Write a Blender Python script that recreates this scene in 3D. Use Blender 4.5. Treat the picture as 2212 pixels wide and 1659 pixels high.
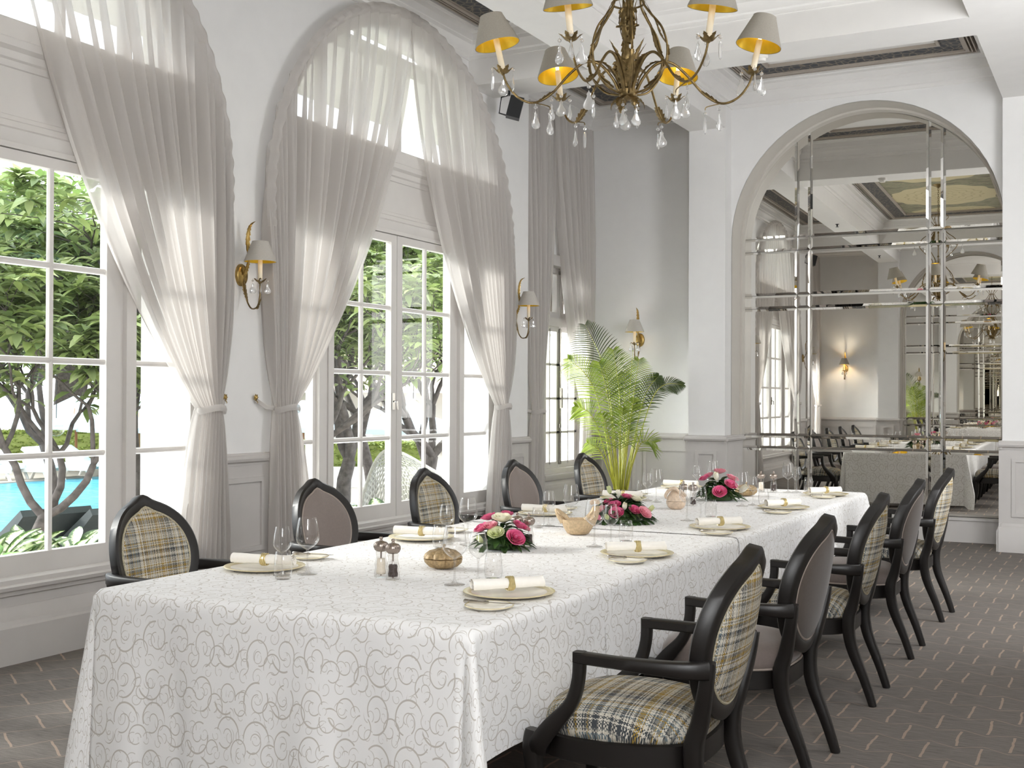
import bpy, bmesh, math, random
import numpy as np
from mathutils import Vector, Matrix

for _o in list(bpy.data.objects):
    bpy.data.objects.remove(_o)
S = bpy.context.scene
COL = S.collection
PI = math.pi
sin, cos = math.sin, math.cos

# ------------------------------------------------------------------ camera
YAW, PITCH, ROLL = 0.4821018, 0.00621075, 0.00375337
_f = Vector((-sin(YAW) * cos(PITCH), cos(YAW) * cos(PITCH), sin(PITCH)))
_r = Vector((cos(YAW), sin(YAW), 0))
_u = _r.cross(_f)
_r2 = _r * cos(ROLL) + _u * sin(ROLL)
_u2 = -_r * sin(ROLL) + _u * cos(ROLL)
cam_d = bpy.data.cameras.new('camera')
cam = bpy.data.objects.new('camera', cam_d)
COL.objects.link(cam)
cam.matrix_world = Matrix(((_r2.x, _u2.x, -_f.x, 0), (_r2.y, _u2.y, -_f.y, 0), (_r2.z, _u2.z, -_f.z, 1.46), (0, 0, 0, 1)))
cam_d.sensor_width = 36
cam_d.lens = 2540.47 / 2212 * 36
cam_d.shift_y = (844.6526 - 829.5) / 2212
cam_d.clip_start = 0.02
cam_d.clip_end = 400
S.camera = cam

# ------------------------------------------------------------------ sky, sun, exposure
W = bpy.data.worlds.new('sky')
S.world = W
W.use_nodes = True
_bg = W.node_tree.nodes['Background']
_bg.inputs['Color'].default_value = (0.93, 0.975, 1.04, 1)
_bg.inputs['Strength'].default_value = 1.7
sun_d = bpy.data.lights.new('sun', 'SUN')
sun_d.energy = 2.5
sun_d.angle = 0.28
sun_d.color = (1, 0.965, 0.92)
sun = bpy.data.objects.new('sun', sun_d)
COL.objects.link(sun)
sun.rotation_euler = Vector((-0.82, -0.2, 0.46)).to_track_quat('Z', 'Y').to_euler()
VS = S.view_settings
VS.view_transform = 'Standard'
VS.look = 'None'
VS.gamma = 1.0
VS.use_curve_mapping = False
VS.exposure = 1.15
CY = S.cycles
CY.max_bounces = 12
CY.diffuse_bounces = 6
CY.glossy_bounces = 8
CY.transmission_bounces = 8
CY.transparent_max_bounces = 32
CY.use_denoising = True
CY.sample_clamp_indirect = 8
CY.caustics_reflective = True
CY.blur_glossy = 1.0
CY.caustics_refractive = False


def area(name, loc, aim, sx, sy, energy, color=(1, 1, 1), portal=False):
    d = bpy.data.lights.new(name, 'AREA')
    d.shape = 'RECTANGLE'
    d.size, d.size_y = sx, sy
    d.energy = energy
    d.color = color
    o = bpy.data.objects.new(name, d)
    COL.objects.link(o)
    o.location = loc
    o.rotation_euler = (-Vector(aim)).to_track_quat('Z', 'Y').to_euler()
    if portal:
        d.cycles.is_portal = True
    return o


def bulb(name, loc, energy, color=(1, 0.86, 0.64), r=0.02, parent=None):
    d = bpy.data.lights.new(name, 'POINT')
    d.energy = energy
    d.color = color
    d.shadow_soft_size = r
    o = bpy.data.objects.new(name, d)
    COL.objects.link(o)
    o.location = loc
    if parent:
        o.parent = parent
    return o


# sky portals in the window openings of the long wall
area('window_portal', (-5.62, 8.41, 2.55), (1, 0, 0), 3.4, 4.3, 1, portal=True)
area('window_portal', (-5.62, 4.31, 2.55), (1, 0, 0), 3.4, 4.3, 1, portal=True)
area('window_portal', (-5.80, 12.04, 1.8), (1, 0, 0), 1.0, 2.3, 1, portal=True)


# added fill lamps hidden below the sills, aimed up through the arched windows
area('fill_under_sill', (-6.08, 8.41, -0.05), (0.62, 0, 0.78), 3.0, 0.5, 75, (0.97, 0.985, 1.0))
area('fill_under_sill', (-6.08, 4.31, -0.05), (0.62, 0, 0.78), 3.0, 0.5, 75, (0.97, 0.985, 1.0))
area('fill_corner_window', (-6.9, 12.05, 1.95), (1, 0.18, 0.0), 0.9, 2.4, 170, (0.97, 0.985, 1.0))  # added fill lamp just outside, brightens the palm corner
# added unseen fill lamps: one behind the camera, two in the right aisle
area('fill_behind_camera', (0.35, -0.5, 3.3), (-0.4, 1, 0.08), 1.6, 2.8, 115, (0.97, 0.985, 1.0))  # added lamp, no opening is modelled here
area('fill_aisle_high', (0.25, 5.7, 4.78), (-0.62, 0.0, -1), 1.3, 6.5, 90, (0.97, 0.985, 1.0))  # added soft lamp without a fixture, brightens the table top
area('fill_aisle_side', (1.15, 8.2, 2.5), (-0.72, 0.75, 0.0), 2.2, 2.8, 100, (0.97, 0.985, 1.0))  # added lamp for the far wall and pier, no window here
area('fill_corner_window', (-6.9, 0.11, 1.95), (1, -0.18, 0.0), 0.9, 2.4, 160, (0.97, 0.985, 1.0))  # added fill lamp outside, brightens the corner reflected in the mirror


# ------------------------------------------------------------------ materials
def lin(h):
    if isinstance(h, str):
        c = [int(h[i:i + 2], 16) / 255 for i in (0, 2, 4)]
    else:
        c = [v / 255 for v in h]
    return tuple(v / 12.92 if v <= 0.04045 else ((v + 0.055) / 1.055) ** 2.4 for v in c) + (1,)


class NT:
    def __init__(self, name):
        self.m = bpy.data.materials.new(name)
        self.m.use_nodes = True
        self.t = self.m.node_tree
        self.b = self.t.nodes['Principled BSDF']
        self.out = self.t.nodes['Material Output']

    def n(self, typ, **kw):
        nd = self.t.nodes.new('ShaderNode' + typ)
        for k, v in kw.items():
            setattr(nd, k, v)
        return nd

    def set(self, sock, v):
        if hasattr(v, 'is_output') or isinstance(v, bpy.types.NodeSocket):
            self.t.links.new(v, sock)
        else:
            sock.default_value = v

    def math(self, op, a, b=None, c=None, clamp=False):
        nd = self.n('Math', operation=op)
        nd.use_clamp = clamp
        self.set(nd.inputs[0], a)
        if b is not None:
            self.set(nd.inputs[1], b)
        if c is not None:
            self.set(nd.inputs[2], c)
        return nd.outputs[0]

    def vmath(self, op, a, b=None):
        nd = self.n('VectorMath', operation=op)
        self.set(nd.inputs[0], a)
        if b is not None:
            self.set(nd.inputs[1], b)
        return nd.outputs['Value'] if op in ('LENGTH', 'DISTANCE', 'DOT_PRODUCT') else nd.outputs[0]

    def mix(self, f, a, b, blend='MIX'):
        nd = self.n('Mix', data_type='RGBA', blend_type=blend)
        self.set(nd.inputs[0], f)
        self.set(nd.inputs[6], a)
        self.set(nd.inputs[7], b)
        return nd.outputs[2]

    def coord(self, kind='Object', scale=None):
        o = self.n('TexCoord').outputs[kind]
        if scale is not None:
            o = self.vmath('MULTIPLY', o, scale if not isinstance(scale, (int, float)) else (scale,) * 3)
        return o

    def noise(self, vec, scale, detail=4, rough=0.55):
        nd = self.n('TexNoise')
        self.set(nd.inputs['Vector'], vec)
        nd.inputs['Scale'].default_value = scale
        nd.inputs['Detail'].default_value = detail
        nd.inputs['Roughness'].default_value = rough
        return nd.outputs['Fac']

    def ramp(self, f, stops, interp='LINEAR'):
        nd = self.n('ValToRGB')
        nd.color_ramp.interpolation = interp
        el = nd.color_ramp.elements
        while len(el) < len(stops):
            el.new(0.5)
        for e, (p, c) in zip(el, stops):
            e.position = p
            e.color = c
        self.set(nd.inputs[0], f)
        return nd.outputs[0]

    def sep(self, v):
        nd = self.n('SeparateXYZ')
        self.set(nd.inputs[0], v)
        return nd.outputs

    def comb(self, x, y, z=0.0):
        nd = self.n('CombineXYZ')
        for i, v in enumerate((x, y, z)):
            self.set(nd.inputs[i], v)
        return nd.outputs[0]

    def bump(self, h, strength, dist=0.01):
        nd = self.n('Bump')
        nd.inputs['Strength'].default_value = strength
        nd.inputs['Distance'].default_value = dist
        self.set(nd.inputs['Height'], h)
        self.set(self.b.inputs['Normal'], nd.outputs[0])

    def p(self, **kw):
        for k, v in kw.items():
            self.set(self.b.inputs[k.replace('_', ' ')], v)
        return self


def plain(name, col, rough=0.6, metal=0.0, var=0.05, vscale=6.0, bump=0.0, bscale=80, spec=0.5, **kw):
    t = NT(name)
    c = lin(col)
    co = t.coord()
    nz = t.noise(co, vscale)
    d = tuple(max(0, v * (1 - var)) for v in c[:3]) + (1,)
    l = tuple(min(1, v * (1 + var)) for v in c[:3]) + (1,)
    t.p(Base_Color=t.ramp(nz, [(0.3, d), (0.7, l)]), Roughness=rough, Metallic=metal)
    t.b.inputs['Specular IOR Level'].default_value = spec
    if bump:
        t.bump(t.noise(co, bscale), bump, 0.002)
    for k, v in kw.items():
        t.b.inputs[k.replace('_', ' ')].default_value = v
    return t.m


M = {}
M['wall'] = plain('wall_paint', 'E8E7E6', 0.75, var=0.015, bump=0.05, bscale=160)
M['ceiling'] = plain('ceiling_paint', 'E6E4E2', 0.8, var=0.015)
M['wains'] = plain('grey_wood_paint', 'C3BFBC', 0.5, var=0.025, bump=0.04)
M['winpaint'] = plain('window_paint', 'DAD6D2', 0.4, var=0.02)
M['arch'] = plain('arch_lining_paint', 'C9C4BC', 0.55, var=0.02)
M['ext_white'] = plain('exterior_render', 'EDEDE8', 0.8, var=0.02)
M['slot'] = plain('vent_black', '151311', 0.7)
M['tan'] = plain('tan_trim', 'A89E93', 0.5)
M['black_wood'] = plain('ebonised_wood', '15110F', 0.42, var=0.15, vscale=20)
M['taupe'] = plain('taupe_velvet', '776B65', 0.85, var=0.06, vscale=90, bump=0.1, bscale=400, Sheen_Weight=0.35)
M['tweed_piping'] = plain('woven_piping', 'AFA68E', 0.85, var=0.4, vscale=200)
M['taupe_shaded'] = plain('shaded_taupe_velvet', '50463F', 0.85, var=0.06, vscale=90, bump=0.1, bscale=400, Sheen_Weight=0.2)  # the taupe fabric darkened: shade on the outer chair backs put into colour
M['piping'] = plain('taupe_piping', '9A8D84', 0.8)
M['bronze'] = plain('aged_bronze', '85714C', 0.38, metal=0.85, var=0.4, vscale=30)
M['brass'] = plain('gold_leaf_metal', 'A98F57', 0.34, metal=0.9, var=0.25, vscale=40)
M['wax'] = plain('ivory_candle', 'F3E9D2', 0.5, var=0.02)
M['shade'] = plain('grey_linen_shade', 'A09A90', 0.85, var=0.05, vscale=120)
M['shade_pale'] = plain('pale_linen_shade', 'BDB8B0', 0.85, var=0.05, vscale=120)
M['shade_in'] = plain('gold_shade_lining', 'D2B22A', 0.4, metal=0.4, var=0.12, vscale=12)
M['porcelain'] = plain('cream_porcelain', 'F4EFE2', 0.12, var=0.01)
M['gold_rim'] = plain('pale_gold_rim', 'E6D8AE', 0.25, metal=0.25, var=0.06)
M['napkin'] = plain('white_napkin_linen', 'F5F1EA', 0.85, var=0.02, vscale=50, bump=0.08, bscale=300)
M['ring'] = plain('gold_ring', 'DDCC98', 0.25, metal=0.6, var=0.2, vscale=60)
M['silver'] = plain('polished_silver', 'BDB7AE', 0.14, metal=1.0, var=0.06)
M['mill'] = plain('fluted_pewter', 'A79A90', 0.25, metal=0.85, var=0.1)
M['salt'] = plain('salt_crystals', 'EDE3D2', 0.6, var=0.12, vscale=300)
M['pepper'] = plain('peppercorns', '3A2A26', 0.6, var=0.5, vscale=260, bump=0.5, bscale=260)
M['gilt'] = plain('speckled_gilt', 'A8906A', 0.45, metal=0.3, var=0.35, vscale=120, bump=0.3, bscale=180)
M['stone_gilt'] = plain('pale_gilt_ceramic', 'C6AE8C', 0.45, metal=0.25, var=0.18, vscale=90)
M['stone_pale'] = plain('pale_stone_ceramic', 'D5BFA8', 0.5, var=0.15, vscale=70)
M['soil'] = plain('potting_soil', '3A2C22', 0.95, var=0.4, vscale=60)
M['pot'] = plain('pot_glaze', 'CFC9C0', 0.35)
M['black_plastic'] = plain('black_plastic', '17181A', 0.4)
M['lamp_white'] = plain('white_plastic', 'DEDBD5', 0.4)
M['chrome'] = plain('steel_hardware', '9A968F', 0.25, metal=1.0)
M['bark'] = plain('grey_bark', '5A5350', 0.9, var=0.45, vscale=14, bump=0.6, bscale=40)
M['deck'] = plain('pale_paving', '9E968A', 0.85, var=0.06, vscale=2)
M['lounger'] = plain('pale_lounger_fabric', 'CBD5D6', 0.8)
M['loungerwood'] = plain('white_lounger_frame', 'DDDBD4', 0.5)
M['towel'] = plain('white_towel', 'F4F4F2', 0.9)
M['cover'] = plain('dark_lounger_cover', '4B5254', 0.7)
M['umbrella'] = plain('pale_blue_canvas', 'BFD6DC', 0.8)
M['teak'] = plain('teak_pole', 'A5714A', 0.6)
M['roof'] = plain('terracotta_roof', 'E3CBBB', 0.8, var=0.15, vscale=10)
M['greystone'] = plain('teal_grey_cushion', '6F7C7B', 0.85, var=0.15, vscale=60)
M['wicker'] = plain('grey_wicker', 'B5B2AA', 0.6, var=0.15, vscale=30)


def leafmat(name, stops, rough=0.45, trans=0.3):
    t = NT(name)
    rnd = t.n('NewGeometry').outputs['Random Per Island']
    n = len(stops)
    c = t.ramp(rnd, [(i / max(1, n - 1), lin(s)) for i, s in enumerate(stops)])
    t.p(Base_Color=c, Roughness=rough)
    tr = t.n('BsdfTranslucent')
    t.set(tr.inputs[0], c)
    mx = t.n('MixShader')
    mx.inputs[0].default_value = trans
    t.t.links.new(t.b.outputs[0], mx.inputs[1])
    t.t.links.new(tr.outputs[0], mx.inputs[2])
    t.t.links.new(mx.outputs[0], t.out.inputs[0])
    return t.m


M['leaf'] = leafmat('frangipani_leaf', ['66784A', '86985A', 'A0B06C', '728654', 'C0CA94'])
M['leaf_far'] = leafmat('far_leaf', ['6E8A4A', '8CA65E', 'A5B97A', '7C9856'])
M['hedge'] = leafmat('hedge_leaf', ['7D8C3C', '96A552', 'ABB566', '6B8040'])
M['palm'] = leafmat('areca_leaf', ['86993A', '9AAA48', '728A38', 'A6B456'], trans=0.4)
M['palm_dark'] = leafmat('areca_dark_leaf', ['3B4A22', '4A5C2A', '34421E'], trans=0.15)
M['palm_stem'] = plain('areca_cane', 'B4B444', 0.45, var=0.2, vscale=20)
M['flower_leaf'] = leafmat('bouquet_leaf', ['22361A', '2F4A22', '3D5A2A', '284020'], trans=0.15)
M['rose_pink'] = leafmat('pink_petal', ['E0588C', 'EE86AC', 'D63F78', 'F2A4BE'], rough=0.6)
M['rose_pale'] = leafmat('pale_pink_petal', ['F0A6B4', 'F4BAC4', 'E892A6'], rough=0.6)
M['rose_white'] = leafmat('ivory_petal', ['F4F0DE', 'EFEBD0', 'F8F6EC'], rough=0.6)
M['rose_green'] = leafmat('green_white_petal', ['DDE3AE', 'E8EBC8', 'CFD998'], rough=0.6)


def aglao():
    t = NT('variegated_leaf')
    co = t.coord('UV')
    x, y, _ = t.sep(co)
    edge = t.math('ABSOLUTE', t.math('SUBTRACT', x, 0.5))
    nz = t.noise(t.coord('Object'), 60, 5)
    f = t.math('ADD', t.math('MULTIPLY', edge, 1.6), t.math('MULTIPLY', nz, 0.9))
    t.p(Base_Color=t.ramp(f, [(0.55, lin('E6EAD2')), (0.75, lin('B8C898')), (0.95, lin('4E6A38')), (1, lin('3A5428'))]), Roughness=0.4)
    return t.m


M['aglao'] = aglao()


def thin_glass(name, tint, refl, edge=0.35, rough=0.0):
    t = NT(name)
    tr = t.n('BsdfTransparent')
    tr.inputs[0].default_value = tint
    gl = t.n('BsdfGlossy')
    gl.inputs['Roughness'].default_value = rough
    lw = t.n('LayerWeight')
    lw.inputs[0].default_value = 0.5
    f = t.math('ADD', t.math('MULTIPLY', t.math('POWER', lw.outputs['Facing'], 3.0), edge), refl, clamp=True)
    mx = t.n('MixShader')
    t.set(mx.inputs[0], f)
    t.t.links.new(tr.outputs[0], mx.inputs[1])
    t.t.links.new(gl.outputs[0], mx.inputs[2])
    t.t.links.new(mx.outputs[0], t.out.inputs[0])
    return t.m


M['pane'] = thin_glass('window_glass', (0.97, 0.985, 0.98, 1), 0.012, 0.12)
M['stemware'] = thin_glass('clear_stemware', (0.97, 0.965, 0.96, 1), 0.06, 0.9)
M['acrylic'] = thin_glass('clear_acrylic', (0.95, 0.945, 0.94, 1), 0.09, 0.7)




def crystal():
    t = NT('cut_crystal')
    tr = t.n('BsdfTransparent')
    gl = t.n('BsdfGlossy')
    gl.inputs['Roughness'].default_value = 0.06
    df = t.n('BsdfTranslucent')
    d2 = t.n('BsdfDiffuse')
    d2.inputs[0].default_value = df.inputs[0].default_value = (0.95, 0.95, 0.95, 1)
    lw = t.n('LayerWeight')
    lw.inputs[0].default_value = 0.5

    def mx(f, a, b):
        m = t.n('MixShader')
        t.set(m.inputs[0], f)
        t.t.links.new(a.outputs[0], m.inputs[1])
        t.t.links.new(b.outputs[0], m.inputs[2])
        return m
    body = mx(0.42, tr, mx(0.5, df, d2))  # white mixed in to stand for window light reflected inside the crystal
    f = t.math('ADD', t.math('MULTIPLY', t.math('POWER', lw.outputs['Facing'], 2.0), 0.6), 0.22, clamp=True)
    t.t.links.new(mx(f, body, gl).outputs[0], t.out.inputs[0])
    return t.m


M['crystal'] = crystal()


def mirror_mat():
    t = NT('silvered_mirror')
    t.p(Base_Color=lin('E8E6E1'), Metallic=1.0, Roughness=0.0)
    return t.m


M['mirror'] = mirror_mat()


def sheer():
    t = NT('sheer_voile')
    c = lin('DCD8D5')
    df = t.n('BsdfDiffuse')
    df.inputs[0].default_value = c
    tl = t.n('BsdfTranslucent')
    tl.inputs[0].default_value = lin('E6E2DE')
    m1 = t.n('MixShader')
    m1.inputs[0].default_value = 0.4
    t.t.links.new(df.outputs[0], m1.inputs[1])
    t.t.links.new(tl.outputs[0], m1.inputs[2])
    tp = t.n('BsdfTransparent')
    lw = t.n('LayerWeight')
    lw.inputs[0].default_value = 0.5
    f = t.math('ADD', t.math('MULTIPLY', t.math('POWER', lw.outputs['Facing'], 1.5), 0.24), 0.76, clamp=True)
    m2 = t.n('MixShader')
    t.set(m2.inputs[0], f)
    t.t.links.new(tp.outputs[0], m2.inputs[1])
    t.t.links.new(m1.outputs[0], m2.inputs[2])
    t.t.links.new(m2.outputs[0], t.out.inputs[0])
    return t.m


M['sheer'] = sheer()


def tweed():
    t = NT('woven_tweed')
    co = t.coord('UV')
    x, y, _ = t.sep(co)
    F = 1 / 0.0046

    def bands(v, seed, stops):
        w = t.n('TexWhiteNoise', noise_dimensions='1D')
        t.set(w.inputs['W'], t.math('ADD', t.math('FLOOR', t.math('MULTIPLY', v, F / 1.0)), seed))
        w2 = t.n('TexWhiteNoise', noise_dimensions='1D')
        t.set(w2.inputs['W'], t.math('ADD', t.math('FLOOR', t.math('MULTIPLY', v, F / 4.0)), seed + 77.3))
        k = t.math('ADD', t.math('MULTIPLY', w.outputs['Value'], 0.45), t.math('MULTIPLY', w2.outputs['Value'], 0.55))
        return t.ramp(k, stops, 'CONSTANT')
    st1 = [(0.0, lin('3C4146')), (0.25, lin('84847E')), (0.36, lin('D8D2C4')), (0.46, lin('9C7A22')), (0.6, lin('CFC8B8')), (0.68, lin('6F7E84')), (0.8, lin('E6E1D4'))]
    st2 = [(0.0, lin('44484C')), (0.28, lin('CBC5B6')), (0.40, lin('E4DED0')), (0.5, lin('8A857A')), (0.62, lin('A98B38')), (0.72, lin('DDD7C8'))]
    a = bands(x, 3.0, st1)
    b = bands(y, 31.0, st2)
    jx = t.math('ADD', t.math('MULTIPLY', x, F), t.math('MULTIPLY', t.noise(co, 420, 2), 0.9))
    jy = t.math('ADD', t.math('MULTIPLY', y, F * 0.8), t.math('MULTIPLY', t.noise(co, 380, 2), 0.9))
    ch = t.math('PINGPONG', t.math('ADD', t.math('FLOOR', jx), t.math('FLOOR', jy)), 1.0)
    col = t.mix(ch, a, b)
    nz = t.noise(co, 700, 2)
    col = t.mix(t.math('MULTIPLY', nz, 0.35), col, lin('2E2C2A'))
    t.p(Base_Color=col, Roughness=0.9)
    t.bump(t.math('ADD', ch, nz), 0.6, 0.002)
    return t.m


M['tweed'] = tweed()


def damask():
    t = NT('damask_cloth')
    uv = t.coord('UV')

    def spirals(scale, off, turns, seed, rmax, wid):
        p = t.vmath('ADD', t.vmath('MULTIPLY', uv, (1 / scale, 1 / scale / 1.25, 0)), (off, off * 0.6, 0))
        cell = t.vmath('FLOOR', p)
        q = t.vmath('SUBTRACT', t.vmath('FRACTION', p), (0.5, 0.5, 0))
        wn = t.n('TexWhiteNoise', noise_dimensions='3D')
        t.set(wn.inputs['Vector'], t.vmath('ADD', cell, (seed, seed, seed)))
        q = t.vmath('ADD', q, t.vmath('MULTIPLY', t.vmath('SUBTRACT', wn.outputs['Color'], (0.5, 0.5, 0.5)), (0.14, 0.14, 0)))
        x, y, _ = t.sep(q)
        r = t.vmath('LENGTH', t.comb(x, y))
        flip = t.math('SUBTRACT', t.math('MULTIPLY', t.math('GREATER_THAN', wn.outputs['Value'], 0.35), 2.0), 1.0)
        th = t.math('MULTIPLY', t.math('ARCTAN2', y, x), t.math('MULTIPLY', flip, 1 / (2 * PI)))
        v = t.math('FRACT', t.math('ADD', t.math('ADD', th, wn.outputs['Value']), t.math('MULTIPLY', t.math('POWER', r, 0.8), turns)))
        d = t.math('ABSOLUTE', t.math('SUBTRACT', v, 0.5))
        line = t.math('LESS_THAN', d, t.math('ADD', wid * 0.5, t.math('MULTIPLY', r, wid)))
        rm = t.math('MULTIPLY', t.math('LESS_THAN', r, rmax), t.math('GREATER_THAN', r, 0.07))
        # break the outer turn so the scroll reads as an open tendril
        op = t.math('LESS_THAN', t.math('FRACT', t.math('ADD', th, t.math('MULTIPLY', wn.outputs['Value'], 3.1))), 0.86)
        return t.math('MULTIPLY', t.math('MULTIPLY', line, rm), op)
    a = spirals(0.118, 0.0, 3.6, 1.0, 0.49, 0.075)
    b = spirals(0.118, 0.5, 4.4, 9.0, 0.34, 0.09)
    c = spirals(0.055, 0.27, 3.2, 17.0, 0.42, 0.085)
    f = t.math('MAXIMUM', t.math('MAXIMUM', a, b), t.math('MULTIPLY', c, 0.8), clamp=True)
    base = t.mix(t.noise(t.coord('Object'), 3, 2), lin('EEEDEC'), lin('F2F1F0'))
    t.p(Base_Color=t.mix(f, base, lin('C6C0B9')), Roughness=t.math('SUBTRACT', 0.62, t.math('MULTIPLY', f, 0.12)))
    t.b.inputs['Sheen Weight'].default_value = 0.15
    return t.m


M['damask'] = damask()


def carpet():
    t = NT('patterned_carpet')
    co = t.coord('Object')
    nz = t.n('TexNoise')
    t.set(nz.inputs['Vector'], co)
    nz.inputs['Scale'].default_value = 6
    wob = t.vmath('ADD', co, t.vmath('MULTIPLY', t.vmath('SUBTRACT', nz.outputs['Color'], (0.5, 0.5, 0.5)), (0.03, 0.03, 0)))
    X, Y, _ = t.sep(wob)
    X0, Y0, _ = t.sep(co)

    def hexes(x, y, w, P, amp):
        """stretched hexagons: short straight joints and shallow zigzags between the rows"""
        yp = t.math('DIVIDE', y, P)
        n = t.math('ROUND', yp)
        xw = t.math('DIVIDE', x, w)
        tri = t.math('SUBTRACT', t.math('MULTIPLY', t.math('PINGPONG', t.math('ADD', xw, t.math('MULTIPLY', n, 0.5)), 0.5), 4.0), 1.0)
        dl = t.math('ABSOLUTE', t.math('SUBTRACT', t.math('MULTIPLY', t.math('SUBTRACT', yp, n), P), t.math('MULTIPLY', tri, amp)))
        r = t.math('FLOOR', yp)
        dt = t.math('MULTIPLY', t.math('ABSOLUTE', t.math('SUBTRACT', t.math('FRACT', t.math('ADD', t.math('ADD', xw, t.math('MULTIPLY', r, 0.5)), 0.5)), 0.5)), w)
        return t.math('LESS_THAN', dl, 0.0045), t.math('MULTIPLY', t.math('LESS_THAN', dt, 0.0055), t.math('GREATER_THAN', dl, 0.012))
    z1, t1 = hexes(X, Y, 0.215, 0.24, 0.03)
    ca, sa = 0.54, 0.84
    xr = t.math('ADD', t.math('MULTIPLY', X, ca), t.math('MULTIPLY', Y, sa))
    yr = t.math('SUBTRACT', t.math('MULTIPLY', X, sa), t.math('MULTIPLY', Y, ca))
    z2, t2 = hexes(xr, yr, 0.31, 0.23, 0.012)
    left = t.math('LESS_THAN', X0, -2.55)
    zz = t.math('ADD', t.math('MULTIPLY', z2, left), t.math('MULTIPLY', z1, t.math('SUBTRACT', 1.0, left)))
    tt = t.math('ADD', t.math('MULTIPLY', t2, left), t.math('MULTIPLY', t1, t.math('SUBTRACT', 1.0, left)))
    streak = t.noise(t.vmath('MULTIPLY', co, (9, 120, 1)), 1.0, 4, 0.7)
    base = t.ramp(streak, [(0.3, lin('5C5752')), (0.5, lin('746E68')), (0.72, lin('8A837C'))])
    fine = t.noise(co, 240, 2)
    base = t.mix(t.math('MULTIPLY', fine, 0.35), base, lin('4A4340'))
    brk = t.noise(t.vmath('MULTIPLY', co, (5, 5, 1)), 1.0, 3)
    f = t.math('ADD', t.math('MULTIPLY', tt, 0.62), t.math('MULTIPLY', zz, t.math('MULTIPLY', brk, 0.6)), clamp=True)
    t.p(Base_Color=t.mix(f, base, lin('B59E8A')), Roughness=0.95)
    t.bump(t.math('ADD', streak, fine), 0.4, 0.004)
    return t.m


M['carpet'] = carpet()


def frieze():
    t = NT('ornamental_frieze')
    co = t.coord('Object')
    w = t.n('TexVoronoi', feature='DISTANCE_TO_EDGE')
    t.set(w.inputs['Vector'], co)
    w.inputs['Scale'].default_value = 14
    t.p(Base_Color=t.ramp(w.outputs['Distance'], [(0.0, lin('857A6C')), (0.08, lin('4A4A4C')), (0.3, lin('3A3D42'))]), Roughness=0.6)
    return t.m


M['frieze'] = frieze()


def painted():
    t = NT('painted_ceiling')
    co = t.coord('Object')
    n1 = t.noise(t.vmath('MULTIPLY', co, (1.6, 3.0, 1)), 2.2, 5, 0.65)
    base = t.ramp(n1, [(0.36, lin('7E7464')), (0.47, lin('8D8F74')), (0.52, lin('A39A84')), (0.6, lin('82876C')), (0.7, lin('B4A890'))])

    def oval(cx, cy, ax, ay):
        d = t.vmath('LENGTH', t.vmath('MULTIPLY', t.vmath('SUBTRACT', co, (cx, cy, 0)), (1 / ax, 1 / ay, 0)))
        ripple = t.math('MULTIPLY', t.math('SINE', t.math('MULTIPLY', t.math('ARCTAN2', t.sep(t.vmath('SUBTRACT', co, (cx, cy, 0)))[1], t.sep(t.vmath('SUBTRACT', co, (cx, cy, 0)))[0]), 14.0)), 0.03)
        d = t.math('ADD', d, ripple)
        ring = t.math('MULTIPLY', t.math('GREATER_THAN', t.math('SINE', t.math('MULTIPLY', d, 38.0)), 0.75), t.math('LESS_THAN', d, 0.75))
        return t.math('LESS_THAN', d, 1.0), ring
    col = base
    for a in ((-2.45, 7.3, 0.85, 1.0), (-2.45, 4.9, 0.85, 1.0), (-2.45, 3.25, 0.7, 0.35)):
        f, ring = oval(*a)
        inner = t.mix(t.math('MULTIPLY', ring, 0.5), lin('D2C6A0'), lin('A89A74'))
        col = t.mix(f, col, inner)
    t.p(Base_Color=col, Roughness=0.7)
    return t.m


M['painted'] = painted()


def water():
    t = NT('pool_water')
    co = t.coord('Object')
    nz = t.noise(t.vmath('MULTIPLY', co, (1.2, 3.0, 1)), 1.6, 4)
    t.p(Base_Color=t.ramp(nz, [(0.3, lin('2C7F94')), (0.55, lin('4397AC')), (0.75, lin('68AEBE'))]), Roughness=0.25)
    t.b.inputs['Specular IOR Level'].default_value = 0.12
    t.bump(t.noise(co, 5, 3), 0.25, 0.05)
    return t.m


M['water'] = water()


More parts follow.
